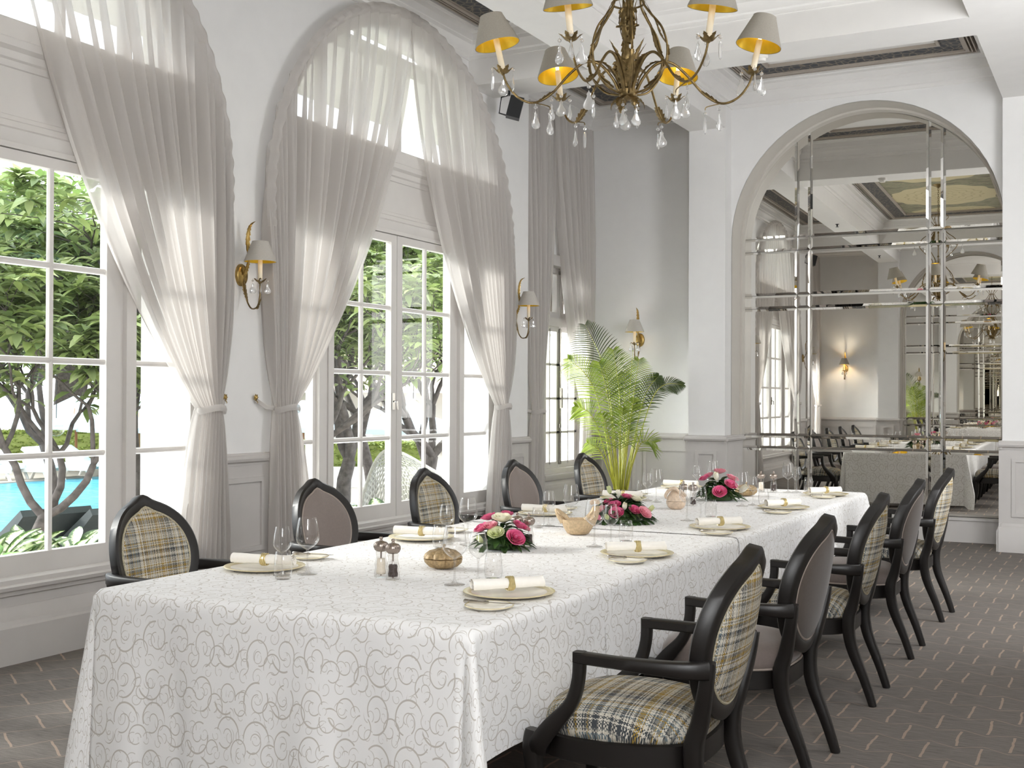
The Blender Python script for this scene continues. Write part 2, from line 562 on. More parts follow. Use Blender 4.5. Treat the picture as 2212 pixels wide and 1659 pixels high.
# ------------------------------------------------------------------ mesh helpers
class MB:
    def __init__(self):
        self.v, self.f, self.uv = [], [], {}

    def add(self, vs, fs, uvs=None):
        b = len(self.v)
        self.v += [tuple(x) for x in vs]
        for i, f in enumerate(fs):
            if uvs:
                self.uv[len(self.f)] = [uvs[k] for k in f]
            self.f.append(tuple(k + b for k in f))
        return self

    def box(self, x0, x1, y0, y1, z0, z1):
        return self.add([(x0, y0, z0), (x1, y0, z0), (x1, y1, z0), (x0, y1, z0), (x0, y0, z1), (x1, y0, z1), (x1, y1, z1), (x0, y1, z1)],
                        [(0, 3, 2, 1), (4, 5, 6, 7), (0, 1, 5, 4), (1, 2, 6, 5), (2, 3, 7, 6), (3, 0, 4, 7)])

    def rings(self, rings, close_u=True, cap0=True, cap1=True, uvs=None):
        n = len(rings[0])
        vs = [p for r in rings for p in r]
        fs = []
        for i in range(len(rings) - 1):
            for k in range(n if close_u else n - 1):
                k2 = (k + 1) % n
                fs.append((i * n + k, i * n + k2, (i + 1) * n + k2, (i + 1) * n + k))
        if cap0:
            fs.append(tuple(range(n - 1, -1, -1)))
        if cap1:
            fs.append(tuple((len(rings) - 1) * n + k for k in range(n)))
        return self.add(vs, fs, uvs)

    def tube(self, pts, rad, n=8, caps=True):
        pts = [Vector(p) for p in pts]
        if not isinstance(rad, (list, tuple)):
            rad = [rad] * len(pts)
        rings, prev = [], None
        for i, p in enumerate(pts):
            d = (pts[min(i + 1, len(pts) - 1)] - pts[max(i - 1, 0)])
            d = d.normalized() if d.length > 1e-9 else Vector((0, 0, 1))
            if prev is None:
                a = Vector((0, 0, 1)) if abs(d.z) < 0.9 else Vector((1, 0, 0))
                u = d.cross(a).normalized()
            else:
                u = (prev - d * prev.dot(d))
                u = u.normalized() if u.length > 1e-6 else d.orthogonal().normalized()
            prev = u
            w = d.cross(u)
            rings.append([p + (u * cos(2 * PI * k / n) + w * sin(2 * PI * k / n)) * rad[i] for k in range(n)])
        return self.rings(rings, True, caps, caps)

    def bar(self, pts, ws, hs, up=(0, 0, 1)):
        """rectangular section swept along pts; ws across, hs along up"""
        pts = [Vector(p) for p in pts]
        N = len(pts)
        ws = ws if isinstance(ws, (list, tuple)) else [ws] * N
        hs = hs if isinstance(hs, (list, tuple)) else [hs] * N
        up = Vector(up)
        rings = []
        for i, p in enumerate(pts):
            d = (pts[min(i + 1, N - 1)] - pts[max(i - 1, 0)]).normalized()
            s = d.cross(up)
            s = s.normalized() if s.length > 1e-6 else d.orthogonal().normalized()
            u = s.cross(d).normalized()
            w, h = ws[i] / 2, hs[i] / 2
            c = 0.28
            rings.append([p + s * a * w + u * b * h for a, b in ((1, 1 - c), (1 - c, 1), (-1 + c, 1), (-1, 1 - c), (-1, -1 + c), (-1 + c, -1), (1 - c, -1), (1, -1 + c))])
        return self.rings(rings)

    def lathe(self, prof, n=24, c=(0, 0, 0), sx=1.0, sy=1.0, rib=None, caps=False):
        rings = []
        for r, z in prof:
            rg = []
            for k in range(n):
                a = 2 * PI * k / n
                rr = r * (rib(a) if rib else 1)
                rg.append((c[0] + rr * cos(a) * sx, c[1] + rr * sin(a) * sy, c[2] + z))
            rings.append(rg)
        return self.rings(rings, True, caps, caps)

    def extr(self, prof, p0, p1, nrm):
        """profile of (out, z) points extruded from p0 to p1"""
        p0, p1, nrm = Vector(p0), Vector(p1), Vector(nrm)
        r0 = [p0 + nrm * a + Vector((0, 0, b)) for a, b in prof]
        r1 = [p1 + nrm * a + Vector((0, 0, b)) for a, b in prof]
        return self.rings([r0, r1])

    def frame_loop(self, prof, x0, x1, y0, y1):
        """profile of (inset, z) swept round a rectangle in plan"""
        rings = [[(x0 + d, y0 + d, z), (x1 - d, y0 + d, z), (x1 - d, y1 - d, z), (x0 + d, y1 - d, z)] for d, z in prof]
        return self.rings(rings, True, False, False)

    def grid(self, fn, nu, nv, uvfn=None):
        vs, uv = [], []
        for j in range(nv + 1):
            for i in range(nu + 1):
                vs.append(fn(i / nu, j / nv))
                uv.append(uvfn(i / nu, j / nv) if uvfn else (i / nu, j / nv))
        fs = [(j * (nu + 1) + i, j * (nu + 1) + i + 1, (j + 1) * (nu + 1) + i + 1, (j + 1) * (nu + 1) + i) for j in range(nv) for i in range(nu)]
        return self.add(vs, fs, uv)

    def xform(self, mat):
        self.v = [tuple(mat @ Vector(p)) for p in self.v]
        return self

    def build(self, name, mat, parent=None, smooth=True, ang=40, label=None, loc=None):
        me = bpy.data.meshes.new(name)
        me.from_pydata(self.v, [], self.f)
        if self.uv:
            uvl = me.uv_layers.new(name='UVMap')
            for pi, uvs in self.uv.items():
                pl = me.polygons[pi]
                for li, c in zip(pl.loop_indices, uvs):
                    uvl.data[li].uv = c[:2]
        me.materials.append(M[mat] if isinstance(mat, str) else mat)
        if smooth:
            me.polygons.foreach_set('use_smooth', [True] * len(me.polygons))
            if ang < 180:
                me.set_sharp_from_angle(angle=math.radians(ang))
        me.validate()
        me.update()
        o = bpy.data.objects.new(name, me)
        COL.objects.link(o)
        if parent:
            o.parent = parent
        if loc is not None:
            o.location = loc
        if label:
            o['label'] = label
        return o


def tag(o, label, cat, group=None, kind=None):
    o['label'] = label
    o['category'] = cat
    if group:
        o['group'] = group
    if kind:
        o['kind'] = kind
    return o


def thing(name, label, cat, loc=(0, 0, 0), rz=0.0, group=None):
    o = bpy.data.objects.new(name, None)
    o.empty_display_size = 0.1
    COL.objects.link(o)
    o.location = loc
    o.rotation_euler = (0, 0, rz)
    return tag(o, label, cat, group)


def struct(o):
    o['kind'] = 'structure'
    return o


def dup(root, loc=None, rz=None, label=None, parent=None):
    c = root.copy()
    COL.objects.link(c)
    if parent:
        c.parent = parent
    if loc is not None:
        c.location = loc
    if rz is not None:
        c.rotation_euler = (0, 0, rz)
    if label:
        c['label'] = label
    for ch in list(root.children):
        d = dup(ch)
        d.parent = c
    return c


def bez(p0, p1, p2, p3, t):
    a = (1 - t)
    return a * a * a * p0 + 3 * a * a * t * p1 + 3 * a * t * t * p2 + t * t * t * p3


def spline(pts, n=8):
    """Catmull-Rom through pts"""
    pts = [Vector(p) for p in pts]
    out = []
    for i in range(len(pts) - 1):
        p0, p1, p2, p3 = pts[max(i - 1, 0)], pts[i], pts[i + 1], pts[min(i + 2, len(pts) - 1)]
        for k in range(n):
            t = k / n
            out.append(0.5 * ((2 * p1) + (p2 - p0) * t + (2 * p0 - 5 * p1 + 4 * p2 - p3) * t * t + (3 * p1 - p0 - 3 * p2 + p3) * t ** 3))
    out.append(pts[-1])
    return out


def lerp_list(vals, n):
    m = len(vals) - 1
    out = []
    for i in range(n):
        t = i / (n - 1) * m
        k = min(int(t), m - 1)
        out.append(vals[k] + (vals[k + 1] - vals[k]) * (t - k))
    return out

# ------------------------------------------------------------------ room shell
def YR(y):
    return 12.16 - y


_tn = [0]


def trim(mb, mat, smooth=False, ang=35):
    _tn[0] += 1
    return struct(mb.build('trim_%d' % _tn[0], mat, smooth=smooth, ang=ang))


struct(MB().box(-5.9, 1.5, -1.0, 13.2, -0.06, 0.0).build('floor', 'carpet', smooth=False))
struct(MB().box(-5.95, 1.6, -1.0, 13.2, 5.0, 5.15).build('ceiling', 'ceiling', smooth=False))

XW, XO = -5.47, -5.75            # long window wall: inner and outer face
AW, AZ = 1.70, 2.95              # arch half width, springing height
WINDOWS = (8.41, 4.31)


def left_wall():
    m = MB()
    ya, yb = YR(10.8), 10.8
    cur = ya
    for yc in sorted(WINDOWS):
        m.box(XO, XW, cur, yc - AW, 0, 5)
        m.box(XO, XW, yc - AW, yc + AW, 0, 0.38)
        N = 24
        for i in range(N):
            a0, a1 = PI - PI * i / N, PI - PI * (i + 1) / N
            y0, y1 = yc + AW * cos(a0), yc + AW * cos(a1)
            z0, z1 = AZ + AW * sin(a0), AZ + AW * sin(a1)
            m.add([(XO, y0, z0), (XW, y0, z0), (XW, y1, z1), (XO, y1, z1), (XO, y0, 5), (XW, y0, 5), (XW, y1, 5), (XO, y1, 5)],
                  [(0, 3, 2, 1), (4, 5, 6, 7), (0, 1, 5, 4), (1, 2, 6, 5), (2, 3, 7, 6), (3, 0, 4, 7)])
        cur = yc + AW
    m.box(XO, XW, cur, yb, 0, 5)
    # recessed ends with a narrow rectangular casement each
    for f in (lambda y: y, YR):
        def bx(y0, y1, z0, z1):
            a, b = sorted((f(y0), f(y1)))
            m.box(-5.93, -5.65, a, b, z0, z1)
        bx(10.8, 11.5, 0, 5)
        bx(12.58, 13.0, 0, 5)
        bx(11.5, 12.58, 0, 0.62)
        bx(11.5, 12.58, 2.99, 5)
    return struct(m.build('wall_left', 'wall', smooth=False))


left_wall()
struct(MB().box(1.2, 1.4, -1.0, 13.2, 0, 5).build('wall_right', 'wall', smooth=False))

RAIL = [(0, 0.985), (0.018, 0.985), (0.02, 1.0), (0.045, 1.012), (0.052, 1.03), (0.045, 1.048), (0.03, 1.056), (0.026, 1.068), (0, 1.07)]
BASE = [(0, 0.0), (0.05, 0.0), (0.05, 0.2), (0.04, 0.215), (0.035, 0.235), (0.018, 0.25), (0.012, 0.275), (0, 0.28)]
XPL, XPR = -3.83, -1.07          # inner faces of the two piers


def frame_on(m, a, b, z0, z1, w=0.035, d=0.016, axis='x', c=0.0, s=-1):
    """raised rectangular moulding on a plane: axis 'x' runs along x at y=c, out direction s"""
    for (p, q, r, t) in ((a, b, z0, z0 + w), (a, b, z1 - w, z1), (a, a + w, z0 + w, z1 - w), (b - w, b, z0 + w, z1 - w)):
        lo, hi = sorted((c, c + s * d))
        if axis == 'x':
            m.box(p, q, lo, hi, r, t)
        else:
            m.box(lo, hi, p, q, r, t)


def end_wall(side, f, s):
    """s = -1 for the wall facing the camera, +1 for the one behind"""
    w, g, bb, ar = MB(), MB(), MB(), MB()

    def bx(m, x0, x1, y0, y1, z0, z1):
        a, b = sorted((f(y0), f(y1)))
        m.box(x0, x1, a, b, z0, z1)
    bx(w, -5.93, -4.24, 12.75, 13.1, 0, 5)
    bx(w, -0.67, 1.4, 12.75, 13.1, 0, 5)
    for px in (XPL - 0.41, XPR):
        bx(w, px, px + (0.41 if px < -3 else 0.40), 12.25, 13.0, 0, 5)
    bx(w, XPL, XPR, 12.95, 13.1, 0, 5)
    # wall over the arch
    R, zc, xc, N = 1.38, 3.18, -2.45, 32
    for i in range(N):
        a0, a1 = PI - PI * i / N, PI - PI * (i + 1) / N
        x0, x1 = xc + R * cos(a0), xc + R * cos(a1)
        z0, z1 = zc + R * sin(a0), zc + R * sin(a1)
        y0, y1 = sorted((f(12.47), f(12.95)))
        w.add([(x0, y0, z0), (x1, y0, z1), (x1, y1, z1), (x0, y1, z0), (x0, y0, 5), (x1, y0, 5), (x1, y1, 5), (x0, y1, 5)],
              [(0, 3, 2, 1), (4, 5, 6, 7), (0, 1, 5, 4), (1, 2, 6, 5), (2, 3, 7, 6), (3, 0, 4, 7)])
    struct(w.build('wall_' + side, 'wall', smooth=False))
    # arch lining and its inner bead
    arc = [(xc + (R - 0.004) * cos(PI * i / 48), zc + (R - 0.004) * sin(PI * i / 48)) for i in range(49)]
    path = [(R * 1 + xc - 0.004, 1.07)] + arc + [(xc - R + 0.004, 1.07)]
    rg = []
    for yy, dr in ((12.472, 0.0), (12.80, 0.0), (12.80, 0.022), (12.86, 0.03), (12.87, 0.03), (12.9, 0.03)):
        rg.append([(xc + (x - xc) * (1 - dr / R), f(yy), zc + (z - zc) * (1 - dr / R) if z > zc else z) for x, z in path])
    ar.rings(rg, False, False, False)
    trim(ar, 'arch', True, 30)
    # dado panelling
    nrm = (0, s, 0)

    def run(x0, x1, y):
        a, b = ((x0, f(y), 0), (x1, f(y), 0))
        g.extr(RAIL, a, b, nrm)
        bb.extr(BASE, a, b, nrm)
        bx(g, x0, x1, y - 0.012, y + 0.01, 0.2, 1.0)
    run(-5.65, -4.24, 12.75)
    run(-0.67, 1.2, 12.75)
    for px in (XPL - 0.41, XPR):
        run(px - 0.03, px + 0.44, 12.25)
        for xx, n2 in ((px, -1), (px + 0.41, 1)):
            for y0, y1 in ((12.25, 12.75 if n2 * (1 if px < -3 else -1) < 0 else 12.9),):
                g.extr(RAIL, (xx, f(y0 - 0.03), 0), (xx, f(y1), 0), (n2, 0, 0))
                bb.extr(BASE, (xx, f(y0 - 0.03), 0), (xx, f(y1), 0), (n2, 0, 0))
                bx(g, min(xx, xx + n2 * 0.012), max(xx, xx + n2 * 0.012), y0, y1, 0.2, 1.0)
        frame_on(g, px + 0.085, px + 0.325, 0.34, 0.9, axis='x', c=f(12.238), s=s)
    for x0, x1 in ((-5.5, -5.05), (-4.95, -4.36), (-0.5, 0.2), (0.35, 1.05)):
        frame_on(g, x0, x1, 0.34, 0.9, axis='x', c=f(12.738), s=s)
    trim(g, 'wains', True, 35)
    # plinth under the mirror
    bx(bb, XPL, XPR, 12.84, 13.0, 0, 0.225)
    bx(bb, XPL, XPR, 12.82, 13.0, 0.225, 0.25)
    struct(bb.build('baseboard_' + side, 'wains', ang=35))


end_wall('back', lambda y: y, -1)
end_wall('front', YR, 1)


def left_dado():
    g, bb = MB(), MB()
    WIDEB = [(0, 0.0), (0.1, 0.0), (0.1, 0.2), (0.085, 0.212), (0.08, 0.235), (0.055, 0.25), (0.04, 0.275), (0.02, 0.3), (0, 0.305)]
    bb.extr(WIDEB, (XW, YR(10.8), 0), (XW, 10.8, 0), (1, 0, 0))
    for f in (lambda y: y, YR):
        a, b = sorted((f(10.8), f(12.75)))
        bb.extr(BASE, (-5.65, a, 0), (-5.65, b, 0), (1, 0, 0))
        g.extr(RAIL, (-5.65, *sorted((f(10.8), f(11.42)))[:1], 0), (-5.65, sorted((f(10.8), f(11.42)))[1], 0), (1, 0, 0))
        lo, hi = sorted((f(10.8), f(12.75)))
        g.box(-5.66, -5.638, lo, hi, 0.2, 0.58)
        lo, hi = sorted((f(10.8), f(11.42)))
        g.box(-5.66, -5.638, lo, hi, 0.5, 1.0)
        lo, hi = sorted((f(11.48), f(12.6)))
        frame_on(g, lo, hi, 0.2, 0.5, axis='y', c=-5.638, s=1)
        g.extr([(0, 0.56), (0.05, 0.56), (0.075, 0.6), (0.075, 0.62), (0, 0.63)], (-5.65, lo - 0.04, 0), (-5.65, hi + 0.04, 0), (1, 0, 0))
    for a, b in ((YR(10.8), 2.61), (6.01, 6.71), (10.11, 10.8)):
        g.extr(RAIL, (XW, a, 0), (XW, b, 0), (1, 0, 0))
        g.box(XW - 0.01, XW + 0.014, a, b, 0.2, 1.0)
        frame_on(g, a + 0.1, b - 0.1, 0.38, 0.9, axis='y', c=XW + 0.014, s=1)
    for yc in WINDOWS:
        a, b = yc - AW, yc + AW
        g.box(XW - 0.01, XW + 0.012, a, b, 0.2, 0.4)
        g.extr([(0, 0.36), (0.03, 0.362), (0.035, 0.385), (0.06, 0.395), (0.065, 0.415), (0.045, 0.425), (0.04, 0.45), (0.02, 0.46), (0, 0.465)], (XW, a - 0.02, 0), (XW, b + 0.02, 0), (1, 0, 0))
    trim(g, 'wains', True, 35)
    struct(bb.build('baseboard_left', 'wains', ang=35))


left_dado()

# ---- beams and coffers
BX = [(XPL - 0.41, XPL), (XPR, -0.67)]
BYS = [(9.55, 10.04), (YR(10.04), YR(9.55))]
ZB = 4.38
bm_ = MB()
for a, b in BX:
    bm_.box(a, b, YR(12.25), 12.25, ZB, 5)
for a, b in BYS:
    for x0, x1 in ((XW - 0.2, XPL - 0.41), (XPL, XPR), (-0.67, 1.2)):
        bm_.box(x0, x1, a, b, ZB, 5)
trim(bm_, 'ceiling')


def coffer(x0, x1, y0, y1, kind):
    c = MB().frame_loop([(0, 4.62), (0.012, 4.62), (0.016, 4.655), (0.04, 4.665), (0.05, 4.70), (0.085, 4.735), (0.092, 4.765), (0.10, 4.77), (0.11, 4.83), (0.16, 4.84), (0.165, 4.85), (0.2, 4.85), (0.2, 4.97)], x0, x1, y0, y1)
    trim(c, 'ceiling', True, 30)
    d = 0.2
    sl, tn, fr = MB(), MB(), MB()
    sl.frame_loop([(d, 4.93), (d + 0.1, 4.93)], x0, x1, y0, y1)
    for k in (0.028, 0.062):
        tn.frame_loop([(d + k, 4.93), (d + k, 4.852), (d + k + 0.011, 4.852), (d + k + 0.011, 4.93)], x0, x1, y0, y1)
    tn.frame_loop([(d + 0.09, 4.93), (d + 0.09, 4.85), (d + 0.125, 4.85), (d + 0.13, 4.865), (d + 0.14, 4.865)], x0, x1, y0, y1)
    fr.frame_loop([(d + 0.14, 4.865), (d + 0.33, 4.885)], x0, x1, y0, y1)
    tn.frame_loop([(d + 0.33, 4.885), (d + 0.33, 4.87), (d + 0.36, 4.87), (d + 0.365, 4.9)], x0, x1, y0, y1)
    trim(sl, 'slot')
    trim(tn, 'tan')
    trim(fr, 'frieze')
    trim(MB().box(x0 + d + 0.36, x1 - d - 0.36, y0 + d + 0.36, y1 - d - 0.36, 4.9, 4.96), 'painted' if kind else 'ceiling')


for xa, xb, off in ((XW, XPL - 0.41, 0.28), (XPL, XPR, 0.0), (-0.67, 1.2, 0.28)):
    far = 12.75 if off else 12.47
    xl = -5.65 if xa == XW else xa
    coffer(xl, xb, 10.04, far, 0)
    coffer(xa, xb, YR(9.55), 9.55, off == 0)
    coffer(xl, xb, YR(far), YR(10.04), 0)


# ---- windows
def arched_window(yc, n):
    root = bpy.data.objects.new('window_%d' % n, None)
    COL.objects.link(root)
    root.location = (-5.54, yc, 0)
    root['kind'] = 'structure'
    BZ = (1.12, 1.67, 2.22)

    def wid(m, y0, y1, z0, z1, x0=-0.03, x1=0.03):
        m.box(x0, x1, y0, y1, z0, z1)
    fr = MB()
    for s in (-1, 1):
        a, b = sorted((s * 0.965, s * 1.145))
        wid(fr, a, b, 0.42, 2.85, -0.05, 0.02)
        a, b = sorted((s * 1.03, s * 1.11))
        wid(fr, a, b, 0.42, 2.85, 0.02, 0.055)
        a, b = sorted((s * 1.595, s * 1.71))
        wid(fr, a, b, 0.40, 3.0, -0.05, 0.05)
        a, b = sorted((s * 1.145, s * 1.6))
        wid(fr, a, b, 2.777, 2.86, -0.03, 0.03)
        wid(fr, a, b, 0.40, 0.573, -0.03, 0.03)
        for z in BZ:
            fr.tube([(0, a, z), (0, b, z)], 0.02, 8)
    wid(fr, -0.97, 0.97, 2.845, 2.875, -0.05, 0.05)
    wid(fr, -1.7, 1.7, 0.38, 0.425, -0.1, 0.06)
    # curved head of the frame
    prof = []
    for i in range(33):
        a = PI * i / 32
        c, s_ = cos(a), sin(a)
        prof.append([(-0.05, (AW + 0.01) * c, AZ + (AW + 0.01) * s_), (0.05, (AW + 0.01) * c, AZ + (AW + 0.01) * s_), (0.05, (AW - 0.09) * c, AZ + (AW - 0.09) * s_), (-0.05, (AW - 0.09) * c, AZ + (AW - 0.09) * s_)])
    fr.rings(prof)
    fr.build('window_frame', 'winpaint', root, ang=30)
    tp = MB()
    wid(tp, -1.69, 1.69, 2.86, 3.5, -0.03, -0.005)
    P = [(0, 2.86), (0.03, 2.86), (0.05, 2.9), (0.055, 2.95), (0.035, 2.965), (0.03, 3.0), (0.01, 3.01), (0.008, 3.035), (0, 3.04)]
    tp.extr(P, (-0.006, -1.69, 0), (-0.006, 1.69, 0), (1, 0, 0))
    P2 = [(0, 3.30), (0.012, 3.305), (0.016, 3.34), (0.03, 3.35), (0.035, 3.39), (0.06, 3.41), (0.065, 3.45), (0.05, 3.46), (0.05, 3.52), (0, 3.53)]
    tp.extr(P2, (-0.006, -1.66, 0), (-0.006, 1.66, 0), (1, 0, 0))
    tp.build('transom_panel', 'winpaint', root, ang=30)
    for s in (-1, 1):
        sa = MB()

        def sb(y0, y1, z0, z1, x0=-0.028, x1=0.03):
            a, b = sorted((s * y0, s * y1))
            sa.box(x0, x1, a, b, z0, z1)
        sb(0.004, 0.085, 0.43, 2.84)
        sb(0.89, 0.96, 0.43, 2.84)
        sb(0.085, 0.89, 0.43, 0.573)
        sb(0.085, 0.89, 2.777, 2.84)
        for z in BZ:
            a, b = sorted((s * 0.085, s * 0.89))
            sa.tube([(0.0, a, z), (0.0, b, z)], 0.021, 8)
        sa.tube([(0.0, s * 0.4875, 0.573), (0.0, s * 0.4875, 2.777)], 0.02, 8)
        so = sa.build('sash', 'winpaint', root, ang=30)
        MB().box(-0.004, 0.0, min(s * 0.07, s * 0.9), max(s * 0.07, s * 0.9), 0.56, 2.79).build('glass_pane', 'pane', so, smooth=False)
        MB().box(-0.004, 0.0, min(s * 1.13, s * 1.61), max(s * 1.13, s * 1.61), 0.56, 2.79).build('glass_pane', 'pane', root, smooth=False)
    fl = MB()
    wid(fl, -0.06, -0.006, 3.57, 4.6)
    wid(fl, 0.006, 0.06, 3.57, 4.6)
    for y, w in ((0.55, 0.03), (1.05, 0.07)):
        h = AZ + math.sqrt(AW ** 2 - y ** 2) - 0.05
        for s in (-1, 1):
            wid(fl, s * y - w / 2, s * y + w / 2, 3.57, h)
    wid(fl, -1.58, 1.58, 3.5, 3.57)
    fl.build('fanlight', 'winpaint', root, ang=30)
    gp = MB()
    pts = [(0, y, AZ + math.sqrt(max(0, (AW - 0.03) ** 2 - y * y))) for y in [(-1.57 + 3.14 * i / 30) for i in range(31)]]
    gp.add(pts + [(0, 1.57, 3.52), (0, -1.57, 3.52)], [tuple(range(33))])
    gp.build('glass_pane', 'pane', root, smooth=False)
    hd = MB().box(0.03, 0.045, -0.075, -0.045, 1.36, 1.5)
    hd.tube([(0.045, -0.06, 1.43), (0.075, -0.06, 1.43), (0.08, -0.06, 1.36)], 0.008, 6)
    hd.build('window_handle', 'chrome', root)
    return root


arched_window(WINDOWS[0], 1)
arched_window(WINDOWS[1], 2)


def casement(f, n):
    root = bpy.data.objects.new('window_%d' % n, None)
    COL.objects.link(root)
    root['kind'] = 'structure'
    X = -5.73

    def bx(m, y0, y1, z0, z1, x0=-0.03, x1=0.03):
        a, b = sorted((f(y0), f(y1)))
        m.box(X + x0, X + x1, a, b, z0, z1)
    fr = MB()
    bx(fr, 11.5, 11.56, 0.68, 2.93, -0.06, 0.1)
    bx(fr, 12.52, 12.58, 0.68, 2.93, -0.06, 0.1)
    bx(fr, 11.5, 12.58, 0.62, 0.68, -0.06, 0.1)
    bx(fr, 11.5, 12.58, 2.93, 3.05, -0.06, 0.13)
    bx(fr, 11.56, 12.52, 2.27, 2.36, -0.06, 0.06)
    fr.build('window_frame', 'wains', root, smooth=False)
    for s in (0, 1):
        y0, y1 = (11.565, 12.035) if s == 0 else (12.045, 12.515)
        sa = MB()
        for z0, z1 in ((0.68, 2.27), (2.36, 2.93)):
            bx(sa, y0, y0 + 0.06, z0, z1)
            bx(sa, y1 - 0.06, y1, z0, z1)
            bx(sa, y0 + 0.06, y1 - 0.06, z0, z0 + 0.07)
            bx(sa, y0 + 0.06, y1 - 0.06, z1 - 0.06, z1)
        for z in (1.08, 1.46, 1.84):
            bx(sa, y0, y1, z - 0.012, z + 0.012)
        bx(sa, (y0 + y1) / 2 - 0.011, (y0 + y1) / 2 + 0.011, 0.72, 2.24)
        so = sa.build('sash', 'wains', root, smooth=False)
        g = MB()
        bx(g, y0 + 0.05, y1 - 0.05, 0.72, 2.9, -0.003, 0.003)
        g.build('glass_pane', 'pane', so, smooth=False)
        # white louvred shutter folded back outside
        sh = MB()
        ys = y0 + 0.02 if s == 0 else y1 - 0.16
        for k in range(34):
            z = 0.72 + k * 0.062
            bx(sh, ys + 0.02, ys + 0.12, z, z + 0.03, -0.20 + 0.0, -0.17)
        bx(sh, ys, ys + 0.025, 0.66, 2.9, -0.2, -0.16)
        bx(sh, ys + 0.115, ys + 0.14, 0.66, 2.9, -0.2, -0.16)
        sh.build('louvred_shutter', 'ext_white', root, smooth=False)
        if s == 0:
            top = MB()
            bx(top, 11.52, 12.56, 2.38, 2.92, -0.2, -0.16)
            top.build('closed_shutter', plain('shutter_brown', '6E655C', 0.7), root, smooth=False)
    bo = MB()
    yb = 12.035
    bx(bo, yb - 0.008, yb + 0.008, 0.72, 2.25, 0.03, 0.05)
    for z in (0.74, 1.15, 1.85, 2.22, 2.88):
        bx(bo, yb - 0.02, yb + 0.02, z - 0.02, z + 0.02, 0.03, 0.055)
    bx(bo, yb - 0.015, yb + 0.015, 1.35, 1.58, 0.03, 0.075)
    bo.build('espagnolette_bolt', 'chrome', root, smooth=False)
    return root


casement(lambda y: y, 3)
casement(YR, 4)


# ------------------------------------------------------------------ arched mirrors
def arched_mirror(label, loc, rz):
    root = thing('arched_mirror', label, 'mirror', loc, rz)
    R, zc = 1.352, 3.18
    xs = [-1.372, -0.765, -0.621, 0.607, 0.752, 1.372]
    zs = [0.255, 0.919, 1.06, 2.463, 2.611, 3.098, 3.243, 4.6]

    def top(x, r=R):
        return zc + math.sqrt(max(0.0, r * r - x * x)) if abs(x) < r else zc
    g = 0.0018
    for i in range(5):
        for j in range(7):
            x0, x1, z0, z1 = xs[i] + g, xs[i + 1] - g, zs[j] + g, zs[j + 1] - g
            N = 28
            bw = 0.024
            outer, inner = [], []
            for k in range(N + 1):
                x = x0 + (x1 - x0) * k / N
                xi = x0 + bw + (x1 - x0 - 2 * bw) * k / N
                zt = min(z1, top(x)) if z1 > zc else z1
                zi = min(z1 - bw, top(xi) - 0.012) if z1 > zc else z1 - bw
                outer.append((x, max(zt, z0)))
                inner.append((xi, max(zi, min(z0 + bw, zt))))
            if max(o[1] for o in outer) - z0 < 0.03:
                continue
            ob = [(x, z0) for x, _ in reversed(outer)]
            ib = [(x, z0 + bw) for x, _ in reversed(inner)]
            O, I = outer + ob, inner + ib
            n = len(O)
            m = MB()
            m.add([(x, 0.0, z) for x, z in O] + [(x, -0.005, z) for x, z in I],
                  [(k, (k + 1) % n, n + (k + 1) % n, n + k) for k in range(n)] + [tuple(range(n, 2 * n))])
            m.build('mirror_pane', 'mirror', root, smooth=False)
    MB().box(-1.375, 1.375, 0.004, 0.03, 0.25, 3.2).build('backing_board', 'slot', root, smooth=False)
    return root


arched_mirror('tall arched mirror of many panes in the niche beyond the far table end', (-2.45, 12.90, 0), 0.018)
arched_mirror('second arched mirror, seen only as a reflection inside the tall one', (-2.45, YR(12.90), 0), PI)


# ------------------------------------------------------------------ small ceiling and wall fittings
def speaker(loc, rz, label):
    t = thing('wall_speaker', label, 'speaker', loc, rz)
    c = MB().box(-0.065, 0.065, -0.06, 0.06, -0.1, 0.1)
    c.xform(Matrix.Rotation(0.25, 4, 'Y'))
    c.build('cabinet', 'black_plastic', t, smooth=False)
    b = MB().bar([(-0.07, 0, 0.12), (-0.13, 0, 0.10), (-0.15, 0, -0.05), (-0.05, 0, -0.08)], 0.03, 0.012)
    b.bar([(-0.07, 0, 0.12), (-0.07, 0, 0.16)], 0.05, 0.05, up=(0, 1, 0))
    b.build('bracket', 'black_plastic', t)
    return t


speaker((-5.16, 9.9, 4.22), 0.5, 'small black speaker hanging under the ceiling beam at the window wall')
speaker((-5.16, YR(9.9), 4.22), -0.5, 'small black speaker seen reflected in the mirror, left under the beam')
sd = thing('smoke_detector', 'round white smoke detector under the cross beam', 'smoke detector', (-2.75, 9.8, ZB))
MB().lathe([(0.0, 0), (0.055, 0), (0.055, -0.02), (0.045, -0.03), (0, -0.03)], 20).build('base', 'lamp_white', sd)
MB().lathe([(0.0, -0.03), (0.038, -0.03), (0.034, -0.055), (0, -0.058)], 20).build('sensor_cap', 'lamp_white', sd)
for _x, _y, _l in ((-4.03, 5.9, 'small sprinkler head under the long beam nearest the windows, by the chandelier'), (-4.03, 1.2, 'small sprinkler head under the long beam, near its reflected far end')):
    sp = thing('sprinkler', _l, 'sprinkler', (_x, _y, ZB))
    MB().lathe([(0, 0), (0.03, 0), (0.03, -0.006), (0.012, -0.012), (0.012, -0.04), (0, -0.04)], 12).build('body', 'black_plastic', sp)
    MB().lathe([(0, -0.045), (0.026, -0.048), (0.026, -0.052), (0, -0.052)], 12).build('deflector', 'black_plastic', sp)


def put(mb, name, mat, root, **kw):
    """build a mesh given in world coordinates as a child of an unrotated root"""
    mb.xform(Matrix.Translation(-root.location))
    return mb.build(name, mat, root, **kw)


